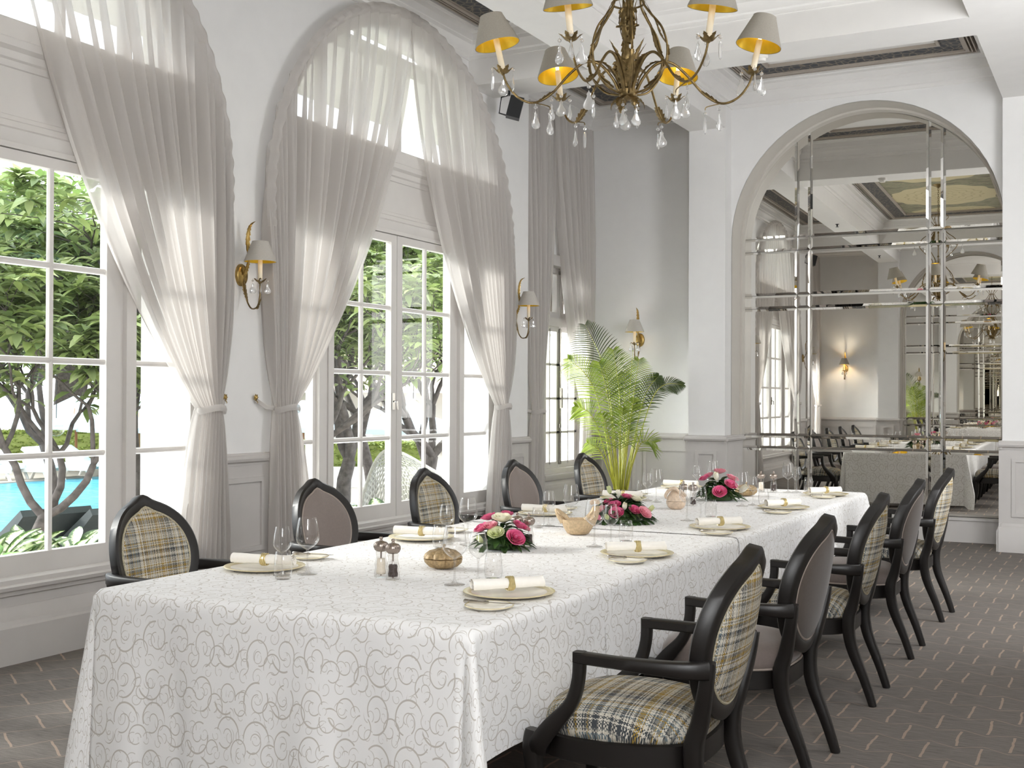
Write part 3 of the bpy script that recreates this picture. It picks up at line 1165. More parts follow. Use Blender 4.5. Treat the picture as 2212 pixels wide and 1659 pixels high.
# ------------------------------------------------------------------ curtains
def drape(top, s, ytie, ztie, ybot, xp, label, seed, folds=17, wt=0.2, wb=0.46, group=None, heading=None, deep=0.05, hookside=True):
    root = thing('sheer_curtain', label, 'curtain', (xp, ytie, 0), 0, group)
    rnd = random.Random(seed)
    ph = [rnd.uniform(0, 6.28) for _ in range(6)]

    def fold(u, v):
        ph0 = 2 * PI * folds * u + 1.1 * sin(2 * PI * 2.3 * u + ph[0]) + 0.5 * sin(5 * v + ph[1] + 9 * u)
        return 0.75 * sin(ph0) + 0.25 * sin(2 * PI * folds * 0.47 * u + ph[2] + 1.5 * v)
    VT = 0.66

    def fn(u, v):
        p0 = top(u)
        p3 = (ytie + s * (0.5 - u) * wt, ztie)
        if v <= VT:
            t = v / VT
            dy, dz = p3[0] - p0[0], p0[1] - p3[1]
            y = bez(p0[0], p0[0] + 0.10 * dy, p3[0] - 0.36 * dy, p3[0], t)
            z = bez(p0[1], p0[1] - 0.4 * dz, p3[1] + 0.18 * dz, p3[1], t)
            amp = deep * (0.35 + 0.9 * sin(PI * min(t, 0.92)) ** 0.8) + 0.008
            cx = 0.03 + 0.05 * t ** 3 * sin(PI * u)
            yo = 0.012 * cos(2 * PI * folds * u + ph[3]) * (1 - t)
            return (xp + cx + amp * fold(u, v) * (1 - 0.55 * t ** 4), y + yo, z)
        t = (v - VT) / (1 - VT)
        w = wt + (wb - wt) * t ** 0.6
        yc = ytie + (ybot - ytie) * t ** 0.8
        y = yc + s * (0.5 - u) * w
        amp = 0.022 + 0.04 * t ** 0.5
        return (xp + 0.03 + 0.05 * sin(PI * u) * (1 - t) + amp * fold(u, VT) + 0.03 * t, y + 0.012 * fold(u * 0.7, 0.3) * t, ztie + (0.02 - ztie) * t)
    m = MB().grid(fn, folds * 10, 64)
    put(m, 'voile', 'sheer', root, ang=180)
    if heading:
        hb = MB().grid(heading, 150, 4)
        put(hb, 'ruched_heading', 'sheer', root, ang=180)
    # tie band round the gathered cloth
    tb = []
    for k in range(28):
        a = 2 * PI * k / 28
        cxx, cyy = xp + 0.055 + 0.07 * cos(a), ytie + (wt / 2 + 0.012) * sin(a)
        dz = 0.012 * cos(2 * a)
        tb.append([(cxx, cyy, ztie - 0.022 + dz), (cxx + 0.006 * cos(a), cyy + 0.006 * sin(a), ztie + dz), (cxx, cyy, ztie + 0.022 + dz)])
    tm = MB()
    tm.rings(tb + [tb[0]], False, False, False)
    yh = ytie + s * (wt / 2 + 0.13)
    if hookside:
        tm.bar([(xp + 0.03, ytie + s * wt / 2, ztie), (xp - 0.0, ytie + s * (wt / 2 + 0.06), ztie + 0.01), (xp - 0.04, yh, ztie + 0.06)], 0.006, 0.03)
    put(tm, 'tieback', 'sheer', root, ang=180)
    return root, yh


def hook(x, y, z, label):
    t = thing('tieback_hook', label, 'hook', (x, y, z), 0, 'gilt curtain tieback hooks')
    m = MB()
    for k in range(7):
        a = 2 * PI * k / 7
        c, s_ = cos(a), sin(a)
        m.tube([(0.015, 0, 0), (0.03, 0.016 * c, 0.016 * s_), (0.026, 0.034 * c, 0.034 * s_)], [0.006, 0.011, 0.004], 6)
    m.lathe([(0, -0.012), (0.012, -0.008), (0.012, 0.008), (0, 0.012)], 8, (0.03, 0, 0))
    m.build('flower_boss', 'brass', t)
    MB().tube([(0, 0, -0.01), (0.03, 0, -0.03), (0.05, 0, -0.05), (0.045, 0, -0.06)], [0.006, 0.005, 0.004, 0.003], 6).build('arm', 'brass', t)
    t.scale = (0.7, 0.7, 0.7)
    return t


CR, CZ, CX = 1.86, 2.86, -5.415


def arch_drape(yc, s, label, seed, over=0.0):
    def top(u):
        a = math.radians(-2 + (92 + over) * u)
        return (yc + s * CR * cos(a), CZ + CR * sin(a) - 0.01)

    def head(u, v):
        a = math.radians(-6 + (97 + over) * u)
        r = CR + 0.012 - 0.085 * v
        k = sin(u * 150 * 1.02 + 2.2 * sin(11 * u)) * 0.5 + 0.5
        return (CX + 0.035 + 0.035 * sin(PI * v) + 0.018 * k * sin(PI * (v * 0.8 + 0.1)), yc + s * r * cos(a), CZ + r * sin(a) + 0.004 * k)
    r, yh = drape(top, s, yc + s * 1.655, 1.38, yc + s * 1.56, CX, label, seed, 19, 0.21, 0.5, 'sheer curtains on the window wall', head, 0.06)
    return yh


_hk = []
_hk.append((XW, arch_drape(8.41, -1, 'grey sheer curtain, left half of the middle arched window, beside the first sconce', 3, 3), 1.46, 'gilt flower hook left of the middle window, holding its left curtain'))
_hk.append((XW, arch_drape(8.41, 1, 'grey sheer curtain, right half of the middle arched window, tied beside the second sconce', 8), 1.46, 'gilt flower hook right of the middle window behind its right curtain'))
_hk.append((XW, arch_drape(4.31, 1, 'grey sheer curtain of the nearest window at far left, tied beside the pool view', 5), 1.46, 'gilt flower hook beside the tied curtain of the nearest window'))
_hk.append((XW, arch_drape(4.31, -1, 'sheer curtain of the nearest window, left half, seen only in the mirror', 11, 3), 1.46, 'gilt flower hook of the curtain seen only in the mirror'))
for f, sg, w in ((lambda y: y, 1, 'corner window behind the palm'), (YR, -1, 'reflected corner window in the mirror')):
    r, yh = drape(lambda u: (f(10.86 + 0.78 * u), 4.6), -sg, f(11.2), 1.32, f(11.12), -5.6, 'long sheer curtain, left side of the ' + w, 21, 12, 0.2, 0.4, 'sheer curtains on the window wall', None, 0.05)
    _hk.append((-5.65, yh, 1.42, 'gilt hook for the left curtain of the ' + w))
    r, yh = drape(lambda u: (f(12.68 - 1.1 * u), 4.6), sg, f(12.5), 1.32, f(12.5), -5.6, 'long sheer curtain, right side of the ' + w, 23, 12, 0.2, 0.36, 'sheer curtains on the window wall', None, 0.05, False)
for h in _hk:
    hook(*h)

# ------------------------------------------------------------------ table and cloths
TX0, TX1, TY0, TY1, TZ = -3.325, -1.785, 3.13, 9.17, 0.752
tb_ = thing('banquet_table', 'long dining table hidden under the white damask cloths', 'table', ((TX0 + TX1) / 2, (TY0 + TY1) / 2, 0))
put(MB().box(TX0 + 0.02, TX1 - 0.02, TY0 + 0.02, TY1 - 0.02, TZ - 0.035, TZ - 0.003), 'tabletop', 'teak', tb_, smooth=False)
for x in (TX0 + 0.25, TX1 - 0.25):
    for y in (TY0 + 0.3, 5.2, 7.1, TY1 - 0.3):
        put(MB().box(x - 0.025, x + 0.025, y - 0.025, y + 0.025, 0, TZ - 0.035), 'leg', 'slot', tb_, smooth=False)


def cloth(y0, y1, front, back, lift, label, seed):
    root = thing('tablecloth', label, 'tablecloth', ((TX0 + TX1) / 2, (y0 + y1) / 2, 0), 0, 'white damask tablecloths on the long table')
    rnd = random.Random(seed)
    k1, k2, k3 = [rnd.uniform(0, 6.28) for _ in range(3)]
    W, drop, r = TX1 - TX0, 0.715, 0.028
    dropx = 0.43

    def hang(o):
        """horizontal and vertical travel after o metres past the edge"""
        a = min(o / r, PI / 2)
        d = max(0.0, o - r * PI / 2)
        return r * sin(a), r * (1 - cos(a)) + d

    def fn(u, v):
        sx = -dropx + (W + 2 * dropx) * u
        l0 = drop if front else 0.0
        l1 = drop if back else 0.0
        sy = -l0 + (y1 - y0 + l0 + l1) * v
        ox = -sx if sx < 0 else (sx - W if sx > W else 0.0)
        sgx = -1 if sx < 0 else 1
        oy = -sy if sy < 0 else (sy - (y1 - y0) if sy > y1 - y0 else 0.0)
        sgy = -1 if sy < 0 else 1
        bx_ = TX0 + min(max(sx, 0), W)
        by_ = y0 + min(max(sy, 0), y1 - y0)
        z = TZ + lift
        if ox and oy:
            rho = math.hypot(ox, oy)
            al = math.atan2(oy, ox)
            fl = (0.10 if sgx < 0 else 0.20) * math.sin(2 * al) ** 1.5 * rho
            ex, ez = hang(max(0, math.sqrt(max(0, rho * rho - fl * fl))))
            ez = min(ez, TZ + lift - 0.02)
            sw = 0.035 * ez
            px = bx_ + sgx * ((ex + sw) * cos(al) + fl * cos(PI / 4) * (0.4 + 1.2 * math.cos(al)))
            py = by_ + sgy * ((ex + sw) * sin(al) + fl * sin(PI / 4) * (0.4 + 1.2 * math.sin(al)))
            return (px, py, z - ez)
        if ox:
            ex, ez = hang(ox)
            wav = (0.018 * sin(by_ * 5.3 + k1) + 0.012 * sin(by_ * 11 + k2)) * (ez / drop)
            return (bx_ + sgx * (ex + 0.035 * ez + max(-0.012, wav) + lift), by_, z - ez)
        if oy:
            ex, ez = hang(oy)
            wav = (0.02 * sin(bx_ * 7.1 + k1) + 0.016 * sin(bx_ * 15 + k2) + 0.012 * sin(bx_ * 23 + k3)) * (ez / drop)
            return (bx_, by_ + sgy * (ex + 0.05 * ez + max(-0.012, wav) + lift), z - ez)
        return (bx_, by_, z + 0.0012 * sin(bx_ * 9 + k1) * sin(by_ * 7 + k2))
    nv = int((y1 - y0) * 14) + (44 if front else 0) + (44 if back else 0)
    m = MB().grid(fn, 150, nv, lambda u, v: ((W + 2 * dropx) * u + 3 * seed, (y1 - y0 + (drop if front else 0) + (drop if back else 0)) * v + seed))
    put(m, 'cloth', 'damask', root, ang=180)
    return root


cloth(TY0, 4.14, True, False, 0.0065, 'white damask tablecloth on the near end of the table, its scrollwork front facing the camera', 1)
cloth(4.10, 5.88, False, False, 0.003, 'second white tablecloth from the near end, under the rooster bowl and nearest bouquet', 2)
cloth(5.84, 7.47, False, False, 0.0065, 'third white tablecloth from the near end, under the middle bouquet', 3)
cloth(7.43, TY1, False, True, 0.003, 'white tablecloth on the far table end before the mirror', 4)
CT = TZ + 0.007                     # height of the laid cloth


# ------------------------------------------------------------------ chairs
def uv_planar(o, fx, fy):
    me = o.data
    uvl = me.uv_layers.get('UVMap') or me.uv_layers.new(name='UVMap')
    for lp in me.loops:
        c = me.vertices[lp.vertex_index].co
        uvl.data[lp.index].uv = (fx(c), fy(c))


def back_pt(a, ra, rb, off=0.0):
    """point on the tilted oval back; off = distance out of its plane (positive towards the sitter)"""
    x, z = ra * cos(a), rb * sin(a)
    z += 0.026 * math.exp(-((a - PI / 2) / 0.16) ** 2) * (rb / 0.265)
    x *= 1 + 0.05 * sin(a)
    zc = 0.715
    tilt = 0.2
    curve = 0.05 * (x / 0.28) ** 2
    return Vector((x, -0.335 - z * tilt + off * 0.98 + curve, zc + z * 0.98 + off * tilt))


def seat_outline(k, inset=0.0):
    """rounded seat plan, k in 0..1 round"""
    a = 2 * PI * k
    c, s_ = cos(a), sin(a)
    n = 2.0 / 3.4
    x = math.copysign(abs(c) ** n, c)
    y = math.copysign(abs(s_) ** n, s_)
    w = (0.285 if y > 0 else 0.285 - 0.05 * (-y)) + 0.0
    return (x * (w - inset), y * (0.27 - inset) + 0.0)


def make_chair(label, fabric, group):
    t = thing('armchair', label, 'chair', (0, 0, 0), 0, group)
    N = 48
    # seat cushion
    rg = []
    for sc, z in ((1.0, 0.40), (1.02, 0.425), (1.0, 0.455), (0.93, 0.482), (0.78, 0.497), (0.5, 0.508), (0.2, 0.512), (0.02, 0.513)):
        rg.append([(seat_outline(k / N, 0.012)[0] * sc, seat_outline(k / N, 0.012)[1] * sc, z) for k in range(N)])
    so = MB().rings(rg).build('seat', fabric, t, ang=180)
    uv_planar(so, lambda c: c.x * (1 + max(0, 0.48 - c.z) * 1.5), lambda c: c.y * (1 + max(0, 0.48 - c.z) * 2.5))
    if fabric == 'taupe':
        pp = [Vector((seat_outline(k / N, 0.008)[0], seat_outline(k / N, 0.008)[1], 0.404)) for k in range(N + 1)]
        MB().tube(pp, 0.006, 6).build('piping', 'piping', so)
    rg = []
    for ins, z in ((0.012, 0.325), (0.0, 0.332), (0.0, 0.40), (0.01, 0.405)):
        rg.append([(*seat_outline(k / N, ins), z) for k in range(N)])
    MB().rings(rg).build('seat_rail', 'black_wood', t, ang=50)
    # oval back frame
    NB = 64
    prof = [(0.0, -0.022), (0.0, 0.018), (0.010, 0.027), (0.045, 0.022), (0.055, 0.012), (0.055, -0.016), (0.045, -0.026), (0.010, -0.028)]
    rg = []
    for k in range(NB):
        a = 2 * PI * k / NB
        rg.append([back_pt(a, 0.272 - i, 0.268 - i, o) for i, o in prof])
    rg.append(rg[0])
    MB().rings(rg, True, False, False).build('back_frame', 'black_wood', t, ang=50)
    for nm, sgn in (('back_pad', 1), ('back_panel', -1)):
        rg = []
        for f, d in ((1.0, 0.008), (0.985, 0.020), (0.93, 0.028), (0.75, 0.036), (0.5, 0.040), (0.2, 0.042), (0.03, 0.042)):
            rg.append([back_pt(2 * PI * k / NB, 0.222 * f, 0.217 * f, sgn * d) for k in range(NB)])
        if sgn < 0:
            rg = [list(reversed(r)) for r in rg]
        o = MB().rings(rg, True, False, True).build(nm, 'taupe_shaded' if fabric == 'taupe' and sgn < 0 else fabric, t, ang=180)
        uv_planar(o, lambda c: c.x, lambda c: c.z)
        ring = [back_pt(2 * PI * k / NB, 0.219, 0.214, sgn * 0.021) for k in range(NB + 1)]
        MB().tube(ring, 0.005, 6).build('piping', 'piping' if fabric == 'taupe' else 'tweed_piping', o)
    for s in (-1, 1):
        # rear leg rising into the back
        pts = spline([(s * 0.205, -0.375, 0.0), (s * 0.205, -0.335, 0.12), (s * 0.21, -0.275, 0.28), (s * 0.215, -0.262, 0.40), (s * 0.222, -0.285, 0.49), (s * 0.250, -0.31, 0.60), (s * 0.262, -0.322, 0.68)], 5)
        n = len(pts)
        MB().bar(pts, lerp_list([0.030, 0.036, 0.046, 0.058, 0.055, 0.045, 0.03], n), lerp_list([0.034, 0.040, 0.05, 0.056, 0.05, 0.042, 0.04], n), up=(0, 1, 0)).build('leg', 'black_wood', t, ang=50)
        pts = spline([(s * 0.262, 0.285, 0.0), (s * 0.255, 0.262, 0.10), (s * 0.256, 0.25, 0.24), (s * 0.264, 0.25, 0.36), (s * 0.262, 0.245, 0.41)], 5)
        n = len(pts)
        MB().bar(pts, lerp_list([0.03, 0.034, 0.044, 0.056, 0.05], n), lerp_list([0.032, 0.036, 0.046, 0.056, 0.05], n), up=(0, 1, 0)).build('leg', 'black_wood', t, ang=50)
        # arm and its curved support
        pts = spline([(s * 0.262, -0.318, 0.655), (s * 0.292, -0.27, 0.655), (s * 0.312, -0.18, 0.658), (s * 0.318, -0.05, 0.662), (s * 0.310, 0.085, 0.665)], 5)
        MB().bar(pts, 0.045, lerp_list([0.055, 0.05, 0.042, 0.034, 0.034], len(pts))).build('armrest', 'black_wood', t, ang=50)
        pts = spline([(s * 0.310, 0.072, 0.682), (s * 0.310, 0.075, 0.60), (s * 0.308, 0.10, 0.52), (s * 0.298, 0.165, 0.445), (s * 0.282, 0.215, 0.385), (s * 0.268, 0.225, 0.345)], 5)
        n = len(pts)
        MB().bar(pts, lerp_list([0.04, 0.038, 0.036, 0.042, 0.05, 0.04], n), lerp_list([0.036, 0.036, 0.04, 0.056, 0.062, 0.05], n), up=(0, 1, 0)).build('arm_support', 'black_wood', t, ang=50)
    return t


GR, GL = 'oval-back armchairs down the right side of the table', 'oval-back armchairs on the window side of the table'
tweed_chair = make_chair('tweed armchair nearest the camera, its whole patterned seat in view at the bottom', 'tweed', GR)
taupe_chair = make_chair('plain taupe armchair, second from the camera on the right side', 'taupe', GR)
RIGHT = [(3.62, None, -1.43), (4.74, None, -1.445), (5.96, 'tweed armchair in the middle of the right-hand row, third from the camera', -1.45),
         (7.12, 'plain taupe armchair, fourth from the camera on the right side', -1.45), (8.38, 'tweed armchair at the far end of the right-hand row, nearest the mirror', -1.445)]
for i, (y, lb, x) in enumerate(RIGHT):
    src = tweed_chair if i % 2 == 0 else taupe_chair
    c = src if lb is None else dup(src, label=lb)
    c.location = (x, y, 0)
    c.rotation_euler.z = PI / 2 + (0.03, -0.02, 0.02, 0.0, -0.03)[i]
LEFT = [(4.07, 'tweed armchair at the near left corner of the table, before the pool window'), (5.36, 'taupe armchair on the window side, behind the two tall near glasses'),
        (6.54, 'tweed armchair on the window side, in front of the middle arched window'), (7.78, 'taupe armchair on the window side, behind the rooster bowl'),
        (9.05, 'tweed armchair on the window side next to the potted palm')]
for i, (y, lb) in enumerate(LEFT):
    c = dup(tweed_chair if i % 2 == 0 else taupe_chair, (-3.68, y, 0), -PI / 2 + (0.05, 0.0, 0.02, -0.02, 0.0)[i], lb)
    c['group'] = GL


# ------------------------------------------------------------------ place settings
def make_charger():
    t = thing('charger_plate', '', 'plate', group='gold-rimmed charger plates')
    MB().lathe([(0.0, 0.004), (0.09, 0.004), (0.105, 0.007), (0.146, 0.013), (0.146, 0.009), (0.10, 0.0), (0.0, 0.0)], 48).build('plate', 'porcelain', t, ang=60)
    MB().lathe([(0.136, 0.0122), (0.146, 0.0145), (0.163, 0.0165), (0.165, 0.0145), (0.146, 0.010)], 48).build('gold_rim', 'gold_rim', t, ang=60, label='pale gold rim')
    return t


def make_side_plate():
    t = thing('side_plate', '', 'plate', group='small bread plates')
    MB().lathe([(0.0, 0.004), (0.05, 0.004), (0.056, 0.008), (0.078, 0.013), (0.079, 0.010), (0.054, 0.0), (0.0, 0.0)], 40).build('plate', 'porcelain', t, ang=60)
    MB().lathe([(0.0775, 0.0132), (0.082, 0.0142), (0.083, 0.0125), (0.0785, 0.0105)], 40).build('gold_rim', 'gold_rim', t, ang=60)
    return t


def make_knife():
    t = thing('butter_knife', '', 'knife', group='silver butter knives')
    MB().bar([(0.0, 0, 0), (0.03, 0, 0), (0.07, 0.002, 0), (0.10, 0.004, 0), (0.112, 0.008, 0)], [0.006, 0.013, 0.017, 0.014, 0.003], [0.003, 0.002, 0.0016, 0.0014, 0.001]).build('blade', 'silver', t)
    MB().tube([(0.0, 0, 0), (-0.012, 0, 0), (-0.02, 0, 0), (-0.06, 0, 0), (-0.085, 0, 0), (-0.09, 0, 0)], [0.004, 0.0065, 0.0045, 0.006, 0.0075, 0.004], 10).build('handle', 'silver', t)
    return t


def make_napkin():
    t = thing('napkin_roll', '', 'napkin', group='rolled white napkins')
    m = MB()
    rings = []
    prof = []
    for i in range(60):
        a = i / 59 * 2 * PI * 2.6
        r = 0.006 + 0.019 * (i / 59) ** 0.8
        prof.append((r * cos(a), r * sin(a)))
    n = 14
    for j in range(n + 1):
        x = -0.135 + 0.27 * j / n
        f = 1.0 + 0.05 * sin(j * 0.9) + (0.06 if j in (0, n) else 0)
        f *= 1 - 0.06 * math.exp(-((x - 0.01) / 0.02) ** 2)
        rings.append([(x + 0.004 * sin(k * 0.2), y * f, z * f * 0.92) for k, (y, z) in enumerate(prof)])
    m.rings(rings, False, False, False)
    m.build('linen', 'napkin', t, ang=180)
    r = MB()
    for k, (x, rr) in enumerate(((-0.004, 0.0255), (0.003, 0.0260), (0.010, 0.0260), (0.017, 0.0255))):
        r.tube([(x + 0.002 * sin(3 * a + k), rr * cos(a), rr * 0.94 * sin(a)) for a in [2 * PI * i / 28 for i in range(29)]], 0.0022, 5)
    r.rings([[(x, 0.0258 * cos(2 * PI * i / 28), 0.0243 * sin(2 * PI * i / 28)) for i in range(28)] for x in (-0.005, 0.006, 0.018)], True, False, False)
    r.build('napkin_ring', 'ring', t, ang=60, label='gold napkin ring')
    return t


def make_glass(kind):
    if kind == 'red':
        h, rb, rr, zb, foot, name = 0.225, 0.046, 0.034, 0.098, 0.039, 'red wine glass'
    else:
        h, rb, rr, zb, foot, name = 0.192, 0.036, 0.026, 0.088, 0.034, 'white wine glass'
    t = thing('wine_glass', '', 'glass', group='large wine glasses' if kind == 'red' else 'small wine glasses')
    bowl = []
    H = h - zb
    for i in range(25):
        u = i / 24
        if u < 0.36:
            r = rb * math.sin(u / 0.36 * PI / 2) ** 0.72
        else:
            k = (u - 0.36) / 0.64
            r = rb + (rr - rb) * k ** 1.6
        bowl.append((max(r, 0.0035), zb + H * u))
    MB().lathe(bowl + [(rr - 0.0012, h + 0.0004)], 40).build('bowl', 'stemware', t, ang=180)
    MB().lathe([(0.0, 0.0008), (foot, 0.0008), (foot, 0.0022), (foot * 0.5, 0.005), (0.008, 0.011), (0.0042, 0.022), (0.0036, 0.05), (0.0038, zb - 0.012), (0.006, zb), (0.0, zb + 0.004)], 28).build('stem', 'acrylic', t, ang=180)
    return t


def make_tumbler():
    t = thing('water_tumbler', '', 'glass', group='water tumblers')
    MB().lathe([(0.0, 0.002), (0.024, 0.002), (0.03, 0.008), (0.0345, 0.025), (0.0355, 0.04), (0.033, 0.075), (0.0285, 0.108), (0.0275, 0.1082)], 36).build('body', 'stemware', t, ang=180)
    MB().lathe([(0.0, 0.0), (0.026, 0.0), (0.031, 0.006), (0.028, 0.010), (0.0, 0.008)], 30).build('thick_base', 'stemware', t, ang=180)
    return t


charger, sideplate, knife, napkin = make_charger(), make_side_plate(), make_knife(), make_napkin()
redg, whiteg, tumbler = make_glass('red'), make_glass('white'), make_tumbler()
_first = set()


def place(proto, loc, rz, label):
    if proto.name not in _first:
        _first.add(proto.name)
        proto.location, proto.rotation_euler = loc, (0, 0, rz)
        proto['label'] = label
        return proto
    return dup(proto, loc, rz, label)


# (charger xy, napkin turn, side plate xy, knife turn, red xy, white xy, tumbler xy, words)
RS = [((-1.955, 3.72), 0.86, (-1.883, 3.44), 0.16, (-2.237, 3.816), (-2.20, 3.93), (-2.155, 3.97), 'nearest setting on the right side'),
      ((-1.945, 4.93), 0.63, (-1.897, 4.70), -0.02, (-2.237, 5.123), (-2.206, 5.25), (-2.165, 5.34), 'second setting from the camera on the right'),
      ((-1.955, 6.17), 0.85, (-1.885, 5.90), 0.5, (-2.245, 6.47), (-2.20, 6.58), (-2.175, 6.69), 'third setting from the camera on the right'),
      ((-1.955, 7.50), 0.95, (-1.90, 7.16), 0.5, (-2.239, 7.54), (-2.195, 7.64), (-2.135, 7.68), 'fourth setting from the camera on the right'),
      ((-1.955, 8.69), 0.85, (-1.915, 8.45), 0.5, (-2.265, 8.82), (-2.215, 8.88), (-2.15, 8.98), 'far end setting on the right, nearest the mirror')]
LS = [((-3.12, 3.79), 0.2, (-3.15, 4.13), 0.1, (-2.88, 3.76), (-2.95, 3.69), (-2.885, 3.615), 'nearest setting on the window side'),
      ((-3.11, 4.98), 0.2, (-3.14, 5.33), 0.1, (-2.80, 4.90), (-2.895, 4.86), (-2.86, 4.74), 'second setting from the camera on the window side'),
      ((-3.11, 6.38), 0.2, (-3.15, 6.74), 0.1, (-2.74, 5.95), (-2.82, 5.83), (-2.84, 5.74), 'third setting on the window side, behind the rooster bowl'),
      ((-3.11, 7.62), 0.2, (-3.15, 7.97), 0.1, (-2.84, 7.55), (-2.93, 7.62), (-3.13, 8.02), 'fourth setting on the window side, behind the middle bouquet'),
      ((-3.11, 8.83), 0.2, (-3.15, 9.05), 0.1, (-2.84, 8.78), (-2.92, 8.64), (-2.80, 8.60), 'far end setting on the window side')]
for (cx, cy), nr, (sx, sy), kr, rg_, wg, tg, wd in RS + LS:
    place(charger, (cx, cy, CT), 0, 'gold-rimmed charger plate, ' + wd)
    place(napkin, (cx - 0.005, cy, CT + 0.017 + 0.023), nr, 'rolled napkin, ' + wd)
    place(sideplate, (sx, sy, CT), 0, 'small bread plate, ' + wd)
    place(knife, (sx - 0.01, sy + 0.015, CT + 0.0185), kr, 'silver butter knife, ' + wd)
    place(redg, (*rg_, CT), 0, 'larger wine glass, ' + wd)
    place(whiteg, (*wg, CT), 0, 'smaller wine glass, ' + wd)
    place(tumbler, (*tg, CT), 0, 'water tumbler, ' + wd)


# ------------------------------------------------------------------ salt and pepper mills
def make_mill(fill, name, level):
    t = thing(name, '', 'mill', group='clear salt and pepper mills')
    MB().lathe([(0.0, 0.0), (0.026, 0.0), (0.027, 0.006), (0.0265, 0.02), (0.023, 0.035), (0.0255, 0.052), (0.021, 0.068), (0.0185, 0.08), (0.021, 0.094), (0.02, 0.102)], 28).build('body', 'acrylic', t, ang=180)
    MB().lathe([(0.0, 0.012), (0.018, 0.012), (0.019, 0.022), (0.0165, 0.035), (0.0175, 0.05), (0.0155, level), (0.0, level + 0.002)], 20).build('filling', fill, t, ang=180)
    MB().lathe([(0.0035, 0.005), (0.0035, 0.11)], 8).build('spindle', 'mill', t)
    MB().lathe([(0.0, 0.10), (0.016, 0.10), (0.024, 0.106), (0.029, 0.118), (0.028, 0.128), (0.02, 0.137), (0.007, 0.141), (0.005, 0.146), (0.0075, 0.151), (0.006, 0.156), (0.0, 0.158)], 48, rib=lambda a: 1 + 0.05 * cos(16 * a)).build('fluted_cap', 'mill', t, ang=180)
    return t


salt, pepper = make_mill('salt', 'salt_mill', 0.072), make_mill('pepper', 'pepper_mill', 0.058)
for (sx, sy), (px, py), wd in (((-2.591, 3.85), (-2.512, 3.815), 'nearest pair, beside the pumpkin bowl'), ((-2.578, 4.985), (-2.511, 4.975), 'pair beside the rooster bowl'), ((-2.60, 7.42), (-2.52, 7.38), 'pair before the far bouquet'), ((-2.46, 8.78), (-2.37, 8.80), 'pair at the far end of the table')):
    place(salt, (sx, sy, CT), 0, 'salt mill with pale filling, ' + wd)
    place(pepper, (px, py, CT), 0, 'pepper mill with dark peppercorns, ' + wd)


# ------------------------------------------------------------------ gilt bowls
def pumpkin(loc, s, label):
    t = thing('pumpkin_bowl', label, 'bowl', loc, 0.3)
    rib = lambda a: 0.90 + 0.15 * abs(cos(4 * a)) ** 0.6
    MB().lathe([(0, 0), (0.035 * s, 0.0), (0.06 * s, 0.008 * s), (0.078 * s, 0.025 * s), (0.082 * s, 0.042 * s), (0.079 * s, 0.0435 * s), (0.0, 0.0435 * s)], 64, rib=rib).build('bowl', 'gilt', t, ang=60)
    MB().lathe([(0.0, 0.045 * s), (0.079 * s, 0.045 * s), (0.0825 * s, 0.047 * s), (0.076 * s, 0.062 * s), (0.058 * s, 0.076 * s), (0.03 * s, 0.083 * s), (0.0, 0.08 * s)], 64, rib=rib).build('lid', 'gilt', t, ang=60)
    lf = MB()
    for k in range(6):
        a = 2 * PI * k / 6
        lf.add([(0.006 * s * cos(a), 0.006 * s * sin(a), 0.086 * s), (0.024 * s * cos(a - 0.35), 0.024 * s * sin(a - 0.35), 0.087 * s), (0.042 * s * cos(a), 0.042 * s * sin(a), 0.082 * s), (0.024 * s * cos(a + 0.35), 0.024 * s * sin(a + 0.35), 0.087 * s)], [(0, 1, 2, 3)])
    lf.tube([(0, 0, 0.08 * s), (0.002 * s, 0, 0.094 * s), (0.006 * s, 0.002, 0.104 * s)], [0.008 * s, 0.005 * s, 0.006 * s], 8)
    lf.build('leaf_stem_knob', 'gilt', t, ang=60)
    return t


pumpkin((-2.50, 4.17, CT), 0.95, 'gilt pumpkin-shaped lidded bowl beside the nearest mills')
pumpkin((-2.46, 8.38, CT), 0.95, 'gilt pumpkin-shaped bowl half hidden behind the far bouquet')

rb_ = thing('rooster_bowl', 'pale gilt rooster-shaped bowl with raised tail and head, mid table', 'bowl', (-2.52, 5.56, CT), 0.5)
m = MB()
rg = []
for i, (r, z) in enumerate([(0.04, 0.0), (0.05, 0.004), (0.066, 0.03), (0.076, 0.06), (0.078, 0.078), (0.074, 0.078), (0.066, 0.055), (0.04, 0.02), (0.005, 0.015)]):
    rg.append([(r * cos(a) * 1.12, r * sin(a), z) for a in [2 * PI * k / 36 for k in range(36)]])
m.rings(rg, True, True, False)
m.build('bowl', 'stone_gilt', rb_, ang=60)
m = MB()
m.grid(lambda u, v: (-0.055 - 0.055 * v - 0.01 * sin(PI * v), (u - 0.5) * (0.11 + 0.03 * sin(PI * v)) * (1 - 0.35 * v), 0.06 + 0.06 * v ** 0.7 + 0.035 * (1 - (2 * u - 1) ** 2) * (1 - v) + 0.006 * cos(18 * u)), 20, 8)
m.tube(spline([(-0.07, 0, 0.07), (-0.09, 0, 0.095), (-0.11, 0, 0.118), (-0.122, 0, 0.12)], 4), [0.03, 0.028, 0.026, 0.025, 0.024, 0.022, 0.02, 0.018, 0.016, 0.014, 0.011, 0.008, 0.004], 10)
m.build('tail', 'stone_gilt', rb_, ang=180)
m = MB()
pts = spline([(0.055, 0, 0.06), (0.078, 0, 0.095), (0.088, 0, 0.125), (0.09, 0, 0.145)], 5)
m.tube(pts, lerp_list([0.038, 0.03, 0.024, 0.02, 0.012], len(pts)), 14)
m.tube([(0.10, 0, 0.14), (0.122, 0, 0.132)], [0.008, 0.001], 8)
m.build('neck_and_head', 'stone_gilt', rb_, ang=180)
m = MB()
